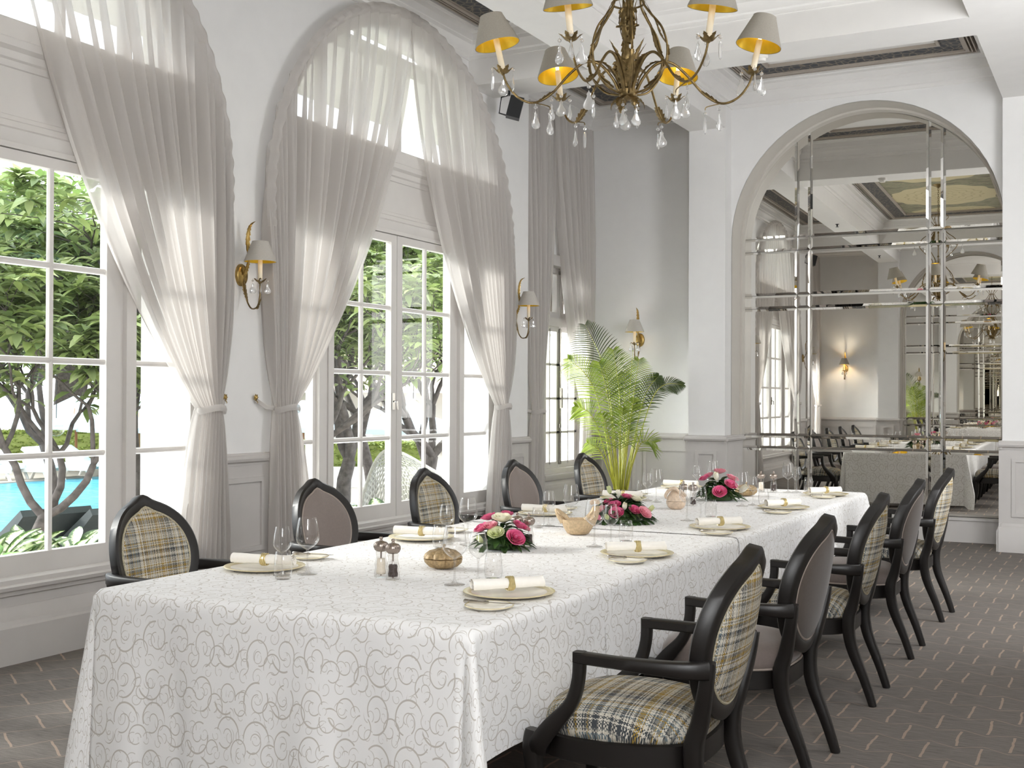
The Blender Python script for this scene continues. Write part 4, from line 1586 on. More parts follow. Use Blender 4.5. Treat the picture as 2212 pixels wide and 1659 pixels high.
for k in range(4):
    m.lathe([(0, -0.013), (0.009, -0.006), (0.010, 0.004), (0.004, 0.013), (0, 0.015)], 8, (0.070 + 0.011 * k, 0, 0.162 + 0.006 * sin(k)), 1, 0.6)
m.tube([(0.106, 0.0, 0.13), (0.108, 0, 0.112)], [0.004, 0.007], 8)
m.build('comb_and_wattle', 'stone_pale', rb_, ang=180)

bb_ = thing('bird_bowl', 'small rounded ceramic bird bowl with folded neck, before the far bouquet', 'bowl', (-2.545, 7.12, CT), 0.2)
MB().lathe([(0, 0), (0.03, 0), (0.05, 0.012), (0.06, 0.035), (0.061, 0.05), (0.0, 0.05)], 32, rib=lambda a: 1 + 0.03 * cos(8 * a)).build('bowl', 'stone_pale', bb_, ang=60)
m = MB().lathe([(0.0, 0.052), (0.061, 0.052), (0.057, 0.075), (0.043, 0.10), (0.028, 0.12), (0.012, 0.13), (0, 0.131)], 32)
m.build('lid', 'stone_pale', bb_, ang=60)
pts = spline([(0.035, -0.03, 0.10), (0.0, -0.045, 0.135), (-0.035, -0.04, 0.125), (-0.06, -0.04, 0.09), (-0.055, -0.045, 0.07)], 5)
MB().tube(pts, lerp_list([0.008, 0.012, 0.011, 0.010, 0.006], len(pts)), 10).tube(spline([(0.03, -0.03, 0.125), (0.055, -0.03, 0.10), (0.068, -0.03, 0.085)], 4), 0.008, 8).build('folded_neck', 'stone_pale', bb_, ang=180)


# ------------------------------------------------------------------ bouquets
def rose(parent, p, n, r, mat, bud=False, seed=0):
    rnd = random.Random(seed)
    m = MB()
    layers = ((0.30, 3, 0.9), (0.55, 4, 0.95), (0.8, 5, 0.9), (1.0, 5, 0.72)) if not bud else ((0.35, 3, 1.5), (0.6, 4, 1.5))
    for li, (rad, cnt, hh) in enumerate(layers):
        for k in range(cnt):
            a0 = 2 * PI * (k + 0.5 * (li % 2)) / cnt + rnd.uniform(-0.2, 0.2)
            span = 2 * PI / cnt * 1.35
            op = 0.25 * rad if not bud else -0.25 * rad

            def fn(u, v, a0=a0, span=span, rad=rad, hh=hh, op=op):
                a = a0 + (u - 0.5) * span * (0.55 + 0.45 * sin(PI * min(v, 0.75)))
                rr = r * rad * (0.25 + 0.75 * sin(PI / 2 * min(1, v * 1.5))) + r * op * v * v * (1 if not bud else 1) + r * 0.12 * v ** 4 * (0 if bud else 1)
                z = r * hh * 1.25 * v * (1 - 0.18 * (2 * u - 1) ** 2) - (r * 0.16 * v ** 5 if not bud else 0)
                return (rr * cos(a), rr * sin(a), z - r * 0.25)
            m.grid(fn, 6, 6)
    m.lathe([(0, -0.3 * r), (0.2 * r, 0), (0.18 * r, r * 0.7), (0, r * 0.85)], 8)
    q = Vector((0, 0, 1)).rotation_difference(Vector(n).normalized()).to_matrix().to_4x4()
    m.xform(Matrix.Translation(p) @ q)
    return m.build('rose', mat, parent, ang=180)


def bouquet(loc, label, seed, rx, ry, h, flowers, nleaf=90, lw=1.0):
    t = thing('rose_bouquet', label, 'flowers', loc, 0, 'low rose arrangements on the table')
    rnd = random.Random(seed)
    lf = MB()

    def leaf(p, d, L, wd):
        d = Vector(d).normalized()
        side = d.cross(Vector((0, 0, 1)))
        side = side.normalized() if side.length > 0.1 else Vector((1, 0, 0))
        up = side.cross(d)
        pts = []
        for i in range(6):
            u = i / 5
            w = wd * sin(PI * (0.08 + 0.92 * u) ** 0.8) if i < 5 else 0
            c = p + d * (L * u) - Vector((0, 0, 1)) * (L * 0.35 * u * u)
            pts += [c - side * w + up * w * 0.35, c, c + side * w + up * w * 0.35]
        lf.add(pts, [f for i in range(5) for f in ((3 * i, 3 * i + 1, 3 * i + 4, 3 * i + 3), (3 * i + 1, 3 * i + 2, 3 * i + 5, 3 * i + 4))])
    for k in range(nleaf):
        a = rnd.uniform(0, 2 * PI)
        e = rnd.uniform(0, 1) ** 0.7
        zz = h * 0.85 * (1 - e * e) * rnd.uniform(0.55, 1.0) + 0.012
        p = Vector((rx * 0.8 * e * cos(a), ry * 0.8 * e * sin(a), zz))
        leaf(p, (cos(a) * (0.4 + e), sin(a) * (0.4 + e), rnd.uniform(-0.1, 0.7) * (1.1 - e)), rnd.uniform(0.05, 0.085) * lw, rnd.uniform(0.012, 0.02) * lw)
    lo = lf.build('leaves', 'flower_leaf', t, ang=180)
    MB().lathe([(0, 0.002), (rx * 0.62, 0.002), (rx * 0.66, 0.03), (rx * 0.5, h * 0.55), (0, h * 0.62)], 20, (0, 0, 0), 1, ry / rx).build('foam_base', 'flower_leaf', t, ang=60)
    for i, (dx, dy, dz, mat, r, bud) in enumerate(flowers):
        p = Vector((dx, dy, dz))
        n = Vector((dx / rx, dy / ry, 0.55 + dz / h * 0.8))
        rose(t, p, n, r, mat, bud, seed * 50 + i)
    return t


cl, cf = Vector((0.886, 0.463, 0)), Vector((0.463, -0.886, 0))       # sideways and towards the room's camera corner


def fl(*spec):
    out = []
    for a, b, z, mat, r, bud in spec:
        p = cl * a + cf * b
        out.append((p.x, p.y, z, mat, r, bud))
    return out


bouquet((-2.60, 4.86, CT), 'round bouquet of pink, ivory and green roses nearest the camera, by the second mills', 4, 0.13, 0.13, 0.12,
        fl((-0.085, 0.03, 0.09, 'rose_pink', 0.030, False), (-0.045, 0.06, 0.105, 'rose_pale', 0.026, False), (-0.055, -0.03, 0.135, 'rose_pink', 0.03, False), (0.005, 0.035, 0.135, 'rose_white', 0.036, False), (-0.02, 0.095, 0.075, 'rose_green', 0.03, False), (0.065, 0.105, 0.055, 'rose_pink', 0.035, False), (0.085, 0.04, 0.105, 'rose_pink', 0.026, False), (0.03, -0.05, 0.15, 'rose_pink', 0.024, False), (-0.085, 0.09, 0.04, 'rose_green', 0.024, True), (0.11, -0.02, 0.09, 'rose_pale', 0.024, False)), 130)
bouquet((-2.55, 6.22, CT), 'wide leafy bouquet of small pink roses and white buds in the middle of the table', 7, 0.17, 0.19, 0.15,
        fl((-0.12, 0.06, 0.07, 'rose_pale', 0.026, False), (-0.075, 0.02, 0.11, 'rose_pink', 0.026, False), (-0.02, 0.03, 0.145, 'rose_white', 0.026, True), (-0.045, 0.09, 0.10, 'rose_pink', 0.028, False), (-0.04, 0.14, 0.06, 'rose_pink', 0.032, False), (0.005, 0.12, 0.085, 'rose_white', 0.026, True), (0.06, 0.12, 0.075, 'rose_pink', 0.027, False), (0.115, 0.12, 0.06, 'rose_pale', 0.032, False), (0.145, 0.08, 0.07, 'rose_green', 0.026, True), (0.03, 0.02, 0.14, 'rose_pink', 0.026, False), (0.075, 0.03, 0.13, 'rose_white', 0.028, False), (-0.13, 0.14, 0.03, 'rose_pink', 0.026, True), (-0.09, 0.17, 0.035, 'rose_green', 0.024, True), (-0.06, -0.05, 0.16, 'rose_green', 0.026, True)), 190, 1.25)
bouquet((-2.52, 7.93, CT), 'bouquet of pink roses and ivory buds farthest from the camera, beside a gilt pumpkin', 9, 0.15, 0.15, 0.155,
        fl((-0.10, 0.0, 0.145, 'rose_pink', 0.03, False), (-0.03, 0.07, 0.145, 'rose_white', 0.034, True), (0.01, -0.02, 0.19, 'rose_pale', 0.034, False), (0.085, 0.03, 0.145, 'rose_pale', 0.036, False), (0.06, 0.10, 0.105, 'rose_pink', 0.037, False), (-0.02, 0.135, 0.06, 'rose_pink', 0.038, False), (0.13, 0.09, 0.065, 'rose_white', 0.04, True), (-0.06, -0.06, 0.16, 'rose_pale', 0.028, False)), 150, 1.15)


# ------------------------------------------------------------------ chandelier and sconces
def leaf_strip(m, pts, w, teeth=7, cup=0.35, nrm=None):
    """acanthus leaf: toothed ribbon along pts with a raised midrib"""
    pts = spline(pts, 20) if len(pts) < 12 else [Vector(p) for p in pts]
    n = len(pts)
    rows = []
    for i, p in enumerate(pts):
        u = i / (n - 1)
        d = (pts[min(i + 1, n - 1)] - pts[max(i - 1, 0)]).normalized()
        if nrm is None:
            side = d.cross(Vector((0, 0, 1)))
            side = side.normalized() if side.length > 0.05 else Vector((1, 0, 0))
        else:
            side = Vector(nrm).normalized()
        up = side.cross(d)
        env = math.sin(PI * (0.1 + 0.9 * u) ** 0.75) if i < n - 1 else 0.02
        tooth = 0.62 + 0.38 * (1 - (u * teeth) % 1.0)
        ww = w * env * tooth
        rows.append([p - side * ww + up * ww * cup, p - side * ww * 0.5 + up * ww * 0.05, p + up * w * 0.06, p + side * ww * 0.5 + up * ww * 0.05, p + side * ww + up * ww * cup])
    m.rings(rows, False, False, False)
    return m


def drop_mesh(kind):
    m = MB()
    m.lathe([(0, 0.0), (0.0015, -0.001), (0.0015, -0.012), (0, -0.012)], 5)
    m.lathe([(0, -0.010), (0.008, -0.014), (0.011, -0.021), (0.008, -0.028), (0, -0.032)], 8)
    if kind == 'pear':
        L, wmx = 0.105, 0.031
        prof = [(0.0, 0.0), (0.12, 0.10), (0.42, 0.20), (0.30, 0.30), (0.46, 0.42), (0.82, 0.60), (1.0, 0.74), (0.9, 0.88), (0.5, 0.97), (0.0, 1.0)]
        rings = []
        n = 14
        for r, z in prof:
            sc = 1 + 0.07 * sin(z * 46)
            rings.append([(wmx * r * sc * cos(2 * PI * k / n), 0.36 * wmx * r * sin(2 * PI * k / n) * (0.7 + 0.3 * abs(cos(2 * PI * k / n))), -0.036 - L * z) for k in range(n)])
        m.rings(rings, True, False, False)
    else:
        L = 0.10
        prof = [(0.0, 0.0), (0.005, 0.06), (0.009, 0.2), (0.010, 0.6), (0.008, 0.9), (0.0, 1.0)]
        m.rings([[(r * cos(2 * PI * k / 6), r * sin(2 * PI * k / 6), -0.036 - L * z) for k in range(6)] for r, z in prof], True, False, False)
    return m


_pear = drop_mesh('pear').build('crystal_drop', 'crystal', None, ang=20)
_spear = drop_mesh('spear').build('crystal_drop', 'crystal', None, ang=20)
_dproto = {'pear': _pear, 'spear': _spear}
_dfirst = set()


def hang(parent, loc, kind='pear', rz=0.0, s=1.0):
    p = _dproto[kind]
    if kind in _dfirst:
        p = p.copy()
        COL.objects.link(p)
    _dfirst.add(kind)
    p.parent = parent
    p.location = loc
    p.rotation_euler = (0, 0, rz)
    p.scale = (s, s, s)
    return p


def shade_parts(parent, mat_tip, base, axis, rb, rt, h, mat, lit, candle_len, candle_r):
    """candle sleeve and a conical shade round it, leaning along axis"""
    q = Matrix.Translation(base) @ Vector((0, 0, 1)).rotation_difference(Vector(axis).normalized()).to_matrix().to_4x4()
    MB().lathe([(0.0, 0.0), (candle_r, 0.0), (candle_r, candle_len), (candle_r * 0.8, candle_len + 0.004), (0, candle_len + 0.004)], 16).xform(q).build('candle_sleeve', 'wax', parent)
    z0 = candle_len - 0.03
    o = MB().lathe([(rb, z0), (rb + 0.0025, z0 - 0.001), (rb + 0.0025, z0 + 0.004), (rt + 0.002, z0 + h - 0.004), (rt + 0.002, z0 + h), (rt, z0 + h)], 40)
    o.xform(q).build('lamp_shade', mat, parent, ang=60)
    i = MB().lathe([(rb - 0.0005, z0 + 0.0005), (rt - 0.0015, z0 + h - 0.0005)], 40)
    i.f = [tuple(reversed(f)) for f in i.f if len(f) == 4]
    i.xform(q).build('shade_lining', 'shade_in', parent, ang=180, label='gold shade lining')
    MB().lathe([(0, candle_len), (0.009, candle_len + 0.008), (0.011, candle_len + 0.025), (0.006, candle_len + 0.045), (0, candle_len + 0.06)], 10).xform(q).build('bulb', mat_tip, parent, ang=180)
    if lit:
        p = q @ Vector((0, 0, z0 + h * 0.55))
        bulb('lamp_light', p, lit, parent=parent, r=0.03)


def glow(name, col, st):
    t = NT(name)
    t.p(Base_Color=lin(col), Emission_Color=lin(col), Emission_Strength=st)
    return t.m


M['bulb'] = glow('warm_bulb', 'FFD9A0', 3.0)
M['bulb_lit'] = glow('bright_bulb', 'FFD9A0', 12.0)

HZ = 3.13
ch = thing('chandelier', 'bronze leaf chandelier with six grey shades and crystal drops above the table', 'chandelier', (-2.43, 6.0, HZ))


def rot(a, r, z, t=0.0):
    return Vector((r * cos(a) - t * sin(a), r * sin(a) + t * cos(a), z))


hubm = MB().lathe([(0, -0.035), (0.02, -0.03), (0.044, -0.016), (0.05, 0.0), (0.05, 0.024), (0.04, 0.03), (0, 0.03)], 28)
hubm.lathe([(0.007, 0.03), (0.007, 1.29)], 10)
for z, r in ((0.33, 0.02), (0.40, 0.024), (0.62, 0.018), (0.8, 0.026), (1.0, 0.018)):
    hubm.lathe([(0.006, z - 0.02), (r, z), (0.006, z + 0.02)], 12)
hubm.build('hub_and_rod', 'bronze', ch, ang=50)
lm = MB()
for k in range(6):
    a = 2 * PI * k / 6 + 0.3
    leaf_strip(lm, [rot(a, 0.03, -0.02), rot(a, 0.06, -0.035), rot(a, 0.085, -0.06), rot(a, 0.09, -0.085)], 0.03, 5)
    leaf_strip(lm, [rot(a, 0.02, 0.28), rot(a, 0.045, 0.36), rot(a, 0.04, 0.47), rot(a, 0.06, 0.55)], 0.022, 6)
    leaf_strip(lm, [rot(a + 0.5, 0.03, 0.03), rot(a + 0.5, 0.055, 0.12), rot(a + 0.5, 0.06, 0.20), rot(a + 0.5, 0.11, 0.29)], 0.036, 8)
lm.build('acanthus_leaves', 'bronze', ch, ang=180)
ring = MB().tube([rot(2 * PI * k / 40, 0.088, 0.50) for k in range(41)], 0.006, 8)
ring.build('collar_ring', 'bronze', ch)
MB().tube([rot(2 * PI * k / 40, 0.06, 1.12) for k in range(41)], 0.005, 8).build('collar_ring', 'bronze', ch)
A0 = YAW            # two arms lie straight across the camera's view
for k in range(6):
    a = A0 + 2 * PI * k / 6
    cg = MB()
    ac = a + PI / 6
    pts = spline([rot(ac, 0.045, 0.0), rot(ac, 0.14, 0.03), rot(ac, 0.215, 0.12), rot(ac, 0.232, 0.23), rot(ac, 0.20, 0.34), rot(ac, 0.13, 0.43), rot(ac, 0.088, 0.50), rot(ac, 0.10, 0.58), rot(ac, 0.2, 0.68), rot(ac, 0.285, 0.79), rot(ac, 0.25, 0.90), rot(ac, 0.13, 1.0), rot(ac, 0.06, 1.12)], 7)
    cg.tube(pts, 0.0062, 8)
    pts = spline([rot(ac + 0.1, 0.06, 1.12), rot(ac + 0.1, 0.12, 1.20), rot(ac + 0.1, 0.155, 1.24), rot(ac + 0.1, 0.12, 1.28), rot(ac + 0.1, 0.02, 1.29)], 5)
    cg.tube(pts, 0.005, 6)
    leaf_strip(cg, [rot(ac, 0.238, 0.23), rot(ac, 0.19, 0.30), rot(ac, 0.16, 0.38), rot(ac, 0.098, 0.50)], 0.022, 7)
    leaf_strip(cg, [rot(ac, 0.10, 0.02), rot(ac, 0.18, 0.07), rot(ac, 0.235, 0.15), rot(ac, 0.24, 0.24)], 0.024, 7)
    leaf_strip(cg, [rot(ac, 0.28, 0.78), rot(ac, 0.2, 0.86), rot(ac, 0.14, 0.93), rot(ac, 0.10, 1.02)], 0.03, 7)
    cg.tube(spline([rot(ac, 0.285, 0.79), rot(ac, 0.33, 0.84), rot(ac, 0.36, 0.82), rot(ac, 0.36, 0.79)], 4), 0.003, 5)
    co = cg.build('scroll_cage_rod', 'bronze', ch, ang=60)
    hang(co, rot(ac, 0.36, 0.79), 'pear', ac)
    am = MB()
    path = spline([rot(a, 0.046, 0.01), rot(a, 0.085, 0.09), rot(a, 0.155, 0.165), rot(a, 0.235, 0.175), rot(a, 0.32, 0.11), rot(a, 0.42, 0.0), rot(a, 0.515, -0.048), rot(a, 0.60, -0.02), rot(a, 0.66, 0.05), rot(a, 0.685, 0.115)], 7)
    am.tube(path, lerp_list([0.009, 0.008, 0.007, 0.0065, 0.006], len(path)), 8)
    leaf_strip(am, [rot(a, 0.05, 0.03), rot(a, 0.075, 0.10), rot(a, 0.13, 0.165), rot(a, 0.20, 0.185)], 0.034, 8)
    leaf_strip(am, [rot(a, 0.40, 0.015), rot(a, 0.45, -0.02), rot(a, 0.50, -0.05), rot(a, 0.555, -0.05)], 0.028, 6)
    am.tube(spline([rot(a, 0.515, -0.048), rot(a, 0.46, -0.06), rot(a, 0.43, -0.07), rot(a, 0.425, -0.085)], 4), 0.003, 5)
    ao = am.build('candle_arm', 'bronze', ch, ang=60)
    tip = rot(a, 0.685, 0.115)
    axis = rot(a, 0.22, 1.0)
    cup = MB()
    for j in range(6):
        b = 2 * PI * j / 6 + a
        e = Vector((cos(b), sin(b), 0))
        leaf_strip(cup, [tip + Vector((0, 0, -0.006)), tip + e * 0.024 + Vector((0, 0, 0.0)), tip + e * 0.045 + Vector((0, 0, 0.02)), tip + e * 0.062 + Vector((0, 0, 0.034))], 0.02, 3)
    cup.lathe([(0.006, -0.012), (0.016, 0.0), (0.018, 0.014), (0.0, 0.014)], 14, tip)
    cup.build('leaf_cup', 'bronze', ao, ang=180)
    shade_parts(ao, 'bulb', tip + Vector((0, 0, 0.012)), axis, 0.122, 0.062, 0.165, 'shade', 0.12, 0.175, 0.0165)
    for j in range(3):
        b = a + (0.5, 2.6, 4.7)[j]
        hang(ao, tip + Vector((cos(b) * 0.064, sin(b) * 0.064, 0.03)), 'pear' if j else ('spear' if k % 2 else 'pear'), b + 0.7 * k)
    hang(ao, rot(a, 0.505, -0.055, 0.012), 'pear', a + 0.9 + k)
    hang(ao, rot(a, 0.425, -0.085), 'pear' if k % 2 else 'spear', a + 0.3 * k)
for k in range(5):
    a = 2 * PI * k / 5 + 0.9
    hang(ch, rot(a, 0.062, -0.05), 'pear', a + 1.2, 0.95)
cn = MB().lathe([(0.0, 0.0), (0.09, 0.0), (0.085, -0.012), (0.04, -0.03), (0.02, -0.05), (0.0, -0.055)], 28, (0, 0, 4.9 - HZ))
cn.build('ceiling_canopy', 'bronze', ch, ang=60)
cm = MB()
zz, k = 4.845 - HZ, 0
while zz > 1.30:
    ang = PI / 2 * (k % 2)
    pts = [Vector((0.011 * cos(b) * cos(ang), 0.011 * cos(b) * sin(ang), zz - 0.02 + 0.021 * sin(b))) for b in [2 * PI * j / 12 for j in range(13)]]
    cm.tube(pts, 0.0032, 5)
    zz -= 0.033
    k += 1
cm.build('chain', 'bronze', ch)


def sconce(loc, rz, label, lit=0.0, pale=True):
    t = thing('wall_sconce', label, 'wall lamp', loc, rz, 'gilt leaf wall sconces')
    MB().rings([[(x, 0.056 * f * cos(2 * PI * k / 32), 0.078 * f * sin(2 * PI * k / 32)) for k in range(32)] for x, f in ((0.0, 1.0), (0.014, 1.0), (0.024, 0.9), (0.028, 0.6), (0.030, 0.2))]).build('backplate', 'brass', t, ang=50)
    st = MB()
    pts = spline([(0.02, 0, -0.02), (0.05, 0, 0.04), (0.07, 0, 0.10), (0.065, 0, 0.18), (0.06, 0, 0.27), (0.085, 0, 0.345), (0.13, 0, 0.365)], 6)
    st.tube(pts, lerp_list([0.007, 0.006, 0.005, 0.004, 0.002], len(pts)), 6)
    for f0, f1, w in ((0.0, 0.45, 0.02), (0.42, 1.0, 0.022)):
        n = len(pts)
        seg = pts[int(f0 * (n - 1)):int(f1 * (n - 1)) + 1]
        leaf_strip(st, [seg[0], seg[len(seg) // 3], seg[2 * len(seg) // 3], seg[-1]], w, 9, nrm=(0.25, 1, 0))
    st.build('leaf_stem', 'brass', t, ang=180)
    am = MB()
    pts = spline([(0.025, 0, -0.02), (0.045, 0, -0.10), (0.06, 0, -0.18), (0.10, 0, -0.235), (0.15, 0, -0.225), (0.172, 0, -0.16), (0.175, 0, -0.07)], 6)
    am.tube(pts, 0.0055, 6)
    leaf_strip(am, [pts[0], pts[8], pts[14]], 0.019, 8, nrm=(0.25, 1, 0))
    leaf_strip(am, [pts[17], pts[22], pts[25], Vector((0.19, 0, -0.16))], 0.019, 7, nrm=(0.25, 1, 0))
    am.build('candle_arm', 'bronze', t, ang=180)
    tip = Vector((0.175, 0, -0.06))
    cup = MB()
    for j in range(6):
        b = 2 * PI * j / 6 + 0.2
        e = Vector((cos(b), sin(b), 0))
        leaf_strip(cup, [tip, tip + e * 0.02 + Vector((0, 0, 0.004)), tip + e * 0.04 + Vector((0, 0, 0.02)), tip + e * 0.05 + Vector((0, 0, 0.03))], 0.016, 3)
    cup.lathe([(0.006, -0.01), (0.014, 0.0), (0.015, 0.012), (0.0, 0.012)], 12, tip)
    cup.build('leaf_cup', 'bronze', t, ang=180)
    shade_parts(t, 'bulb_lit' if lit > 2 else 'bulb', tip + Vector((0, 0, 0.01)), (0, 0, 1), 0.108, 0.055, 0.14, 'shade_pale' if pale else 'shade', lit, 0.165, 0.0155)
    for j in range(4):
        b = 0.8 + 2 * PI * j / 4
        hang(t, tip + Vector((cos(b) * 0.05, sin(b) * 0.05, 0.028)), 'pear', b, 0.75)
    return t


sconce((XW, 6.37, 2.31), 0.0, 'gilt leaf sconce on the wall between the two arched windows', 0.12)
sconce((XW, 10.47, 2.30), 0.0, 'gilt leaf sconce between the middle window and the corner window', 0.12)
sconce((-5.0, 12.75, 2.14), -PI / 2, 'gilt leaf sconce on the plain corner wall above the palm', 0.12)
sconce((-5.0, YR(12.75), 2.14), PI / 2, 'brightly lit gilt sconce seen as a reflection in the mirror', 8.0, False)
sconce((XW, YR(10.47), 2.30), 0.0, 'unlit gilt sconce beside a curtain in the mirror, nearest its lit twin', 0.12, False)


# ------------------------------------------------------------------ potted palm
pm = thing('potted_palm', 'tall green areca palm in a pot in the corner beside the pier', 'plant', (-4.95, 12.05, 0))
MB().lathe([(0, 0), (0.15, 0), (0.19, 0.2), (0.22, 0.42), (0.23, 0.44), (0.21, 0.44), (0.2, 0.4), (0, 0.4)], 32).build('pot', 'pot', pm, ang=50)
MB().lathe([(0, 0.405), (0.2, 0.402), (0.2, 0.39), (0, 0.39)], 24).build('soil', 'soil', pm)
LX, LZ = Vector((0.886, 0.463, 0)), Vector((0, 0, 1))
LF = Vector((0.463, -0.886, 0))


def frond(tip, mid, base, mat, n=30, L=0.3, start=0.42, seed=0, dirn=1.0, w=0.0056):
    """tip/mid/base = (sideways, towards the room, height)"""
    rnd = random.Random(seed)
    P = [LX * a + LF * b + LZ * c for a, b, c in (base, mid, tip)]
    pts = spline(P, 24)
    st = MB().tube(pts, lerp_list([0.008, 0.006, 0.004, 0.0015], len(pts)), 6)
    so = st.build('frond_stem', 'palm_stem', pm)
    m = MB()
    N = len(pts) - 1
    ln = sum((pts[i + 1] - pts[i]).length for i in range(N)) * (1 - start)
    n = max(3, min(n, int(ln / 0.026)))
    for k in range(n):
        u = start + (1 - start) * k / (n - 1)
        i = min(int(u * N), N - 1)
        p = pts[i]
        d = (pts[min(i + 1, N)] - pts[max(i - 1, 0)]).normalized()
        side = d.cross(LF)
        side = side.normalized() if side.length > 0.1 else LX
        kk = k / (n - 1)
        ll = L * (0.45 + 0.9 * sin(PI * (0.15 + 0.8 * kk))) * (1 - 0.6 * kk)
        for s in (-1, 1):
            dd = (d * 0.62 + side * s * (0.85 - 0.3 * kk) + LF * rnd.uniform(-0.15, 0.3)).normalized()
            wv = dd.cross(LF + side * s * 0.3)
            wv = wv.normalized() if wv.length > 0.1 else LZ
            vs = []
            for j in range(6):
                t = j / 5
                c = p + dd * (ll * t) - LZ * (0.28 * ll * t * t) + LF * (0.02 * sin(3 * t))
                ww = w * (0.5 + 1.6 * t) * (1 - t) ** 0.7 + 0.0006
                vs += [c - wv * ww, c + wv * ww + LF * ww * 0.4]
            m.add(vs, [(2 * j, 2 * j + 1, 2 * j + 3, 2 * j + 2) for j in range(5)])
    m.build('leaflets', mat, so, ang=180)


FR = [((-0.40, 0.0, 2.28), (-0.15, 0.0, 1.66), (-0.02, 0, 0.4), 'palm_dark', 34, 0.36), ((-0.60, 0.15, 1.90), (-0.30, 0.1, 1.55), (-0.03, 0, 0.4), 'palm', 32, 0.26),
      ((-0.52, 0.2, 1.38), (-0.30, 0.12, 1.22), (-0.04, 0, 0.4), 'palm', 30, 0.22), ((-0.10, 0.12, 2.0), (-0.02, 0.06, 1.45), (0.0, 0, 0.4), 'palm', 34, 0.34),
      ((-0.26, 0.2, 1.86), (-0.14, 0.12, 1.4), (-0.01, 0, 0.4), 'palm', 32, 0.32), ((0.20, 0.0, 1.9), (0.12, 0.0, 1.35), (0.02, 0, 0.4), 'palm', 30, 0.3),
      ((0.68, 0.1, 1.62), (0.36, 0.05, 1.5), (0.04, 0, 0.4), 'palm_dark', 28, 0.15), ((0.42, 0.0, 1.72), (0.24, 0.0, 1.42), (0.03, 0, 0.4), 'palm_dark', 28, 0.2),
      ((0.36, 0.15, 0.98), (0.20, 0.08, 0.95), (0.04, 0, 0.4), 'palm', 24, 0.22), ((0.0, 0.24, 1.36), (-0.02, 0.12, 1.0), (0.0, 0, 0.4), 'palm', 28, 0.28),
      ((-0.22, 0.24, 1.30), (-0.13, 0.12, 0.98), (-0.02, 0, 0.4), 'palm', 28, 0.26), ((0.12, 0.22, 1.46), (0.07, 0.1, 1.05), (0.02, 0, 0.4), 'palm', 28, 0.26),
      ((-0.38, 0.1, 0.98), (-0.22, 0.06, 0.86), (-0.04, 0, 0.4), 'palm', 22, 0.18), ((0.05, -0.1, 1.75), (0.04, -0.05, 1.2), (0.01, 0, 0.4), 'palm_dark', 28, 0.3),
      ((0.13, 0.02, 2.0), (0.08, 0.0, 1.3), (0.02, 0, 0.4), 'palm', 3, 0.05)]
for i, (tp, md, bs, mt, n, L) in enumerate(FR):
    frond(tp, md, bs, mt, n, L, 0.42, i)
rr = random.Random(5)
for k in range(16):
    a, b = rr.uniform(-0.10, 0.10), rr.uniform(-0.1, 0.1)
    MB().tube([LX * a * 0.6 + LF * b * 0.6 + LZ * 0.39, LX * a * 1.1 + LF * b * 1.1 + LZ * 0.7, LX * a * 2.0 + LF * b * 1.6 + LZ * rr.uniform(0.95, 1.2)], [0.011, 0.009, 0.004], 6).build('cane', 'palm_stem', pm)


# ------------------------------------------------------------------ garden and pool outside
GZ = -0.5


def at(px, d, z=GZ):
    p = Vector((0, 0, 1.46)) + d * (Vector((-sin(YAW), cos(YAW), 0)) + Vector((cos(YAW), sin(YAW), 0)) * ((px - 1106) / 2540.47))
    return Vector((p.x, p.y, z))


gr = MB().box(-90, -5.93, -30, 90, GZ - 0.3, GZ).build('ground', 'deck', smooth=False)
struct(gr)
ex = MB()
for a, b in ((6.10, 6.62), (10.20, 10.75), (2.0, 2.52)):
    ex.box(-6.13, XO, a, b, GZ, 4.35)
ex.box(-6.0, XO, -1, 13.2, GZ, 0.0)
ex.box(XO, 1.6, -1.2, 13.4, GZ, -0.07)
trim(ex, 'ext_white')
struct(MB().box(-7.0, XO, -1, 13.2, 4.35, 4.5).build('roof_eave', 'ext_white', smooth=False))
struct(MB().box(-7.0, 2.0, -1.2, 13.3, 5.2, 5.4).build('roof_slab', 'ext_white', smooth=False))

pl = thing('swimming_pool', 'turquoise swimming pool outside the nearest window', 'pool', (-18, 12, GZ))
put(MB().add([(-22.2, -6, GZ + 0.015), (-14, -6, GZ + 0.015), (-14, 16, GZ + 0.015), (-22.2, 24.2, GZ + 0.015)], [(0, 1, 2, 3)]), 'water_surface', 'water', pl, smooth=False)
cp = MB()
for p, q in (((-22.4, -6.2), (-22.4, 24.3)), ((-13.8, -6.2), (-13.8, 16.1)), ((-22.4, 24.4), (-13.8, 16.1)), ((-22.4, -6.2), (-13.8, -6.2))):
    cp.bar([(*p, GZ + 0.02), (*q, GZ + 0.02)], 0.4, 0.06)
put(cp, 'stone_coping', 'deck', pl, smooth=False)


def lounger(loc, rz, label):
    t = thing('sun_lounger', label, 'sun lounger', loc, rz, 'pale sun loungers beyond the pool')
    MB().box(0, 1.25, -0.33, 0.33, 0.30, 0.38).build('mattress', 'lounger', t, smooth=False)
    b = MB().box(-0.72, 0.0, -0.33, 0.33, 0.0, 0.08)
    b.xform(Matrix.Translation((0, 0, 0.31)) @ Matrix.Rotation(math.radians(32), 4, 'Y'))
    b.build('backrest', 'lounger', t, smooth=False)
    f = MB().box(-0.3, 1.28, -0.36, -0.30, 0.22, 0.30)
    f.box(-0.3, 1.28, 0.30, 0.36, 0.22, 0.30)
    f.build('frame', 'loungerwood', t, smooth=False)
    for x, s in ((1.15, 1), (-0.2, -1)):
        for y in (-0.32, 0.32):
            MB().bar([(x, y, 0.26), (x + 0.12 * s, y, 0.0)], 0.05, 0.06).build('leg', 'loungerwood', t)
    return t


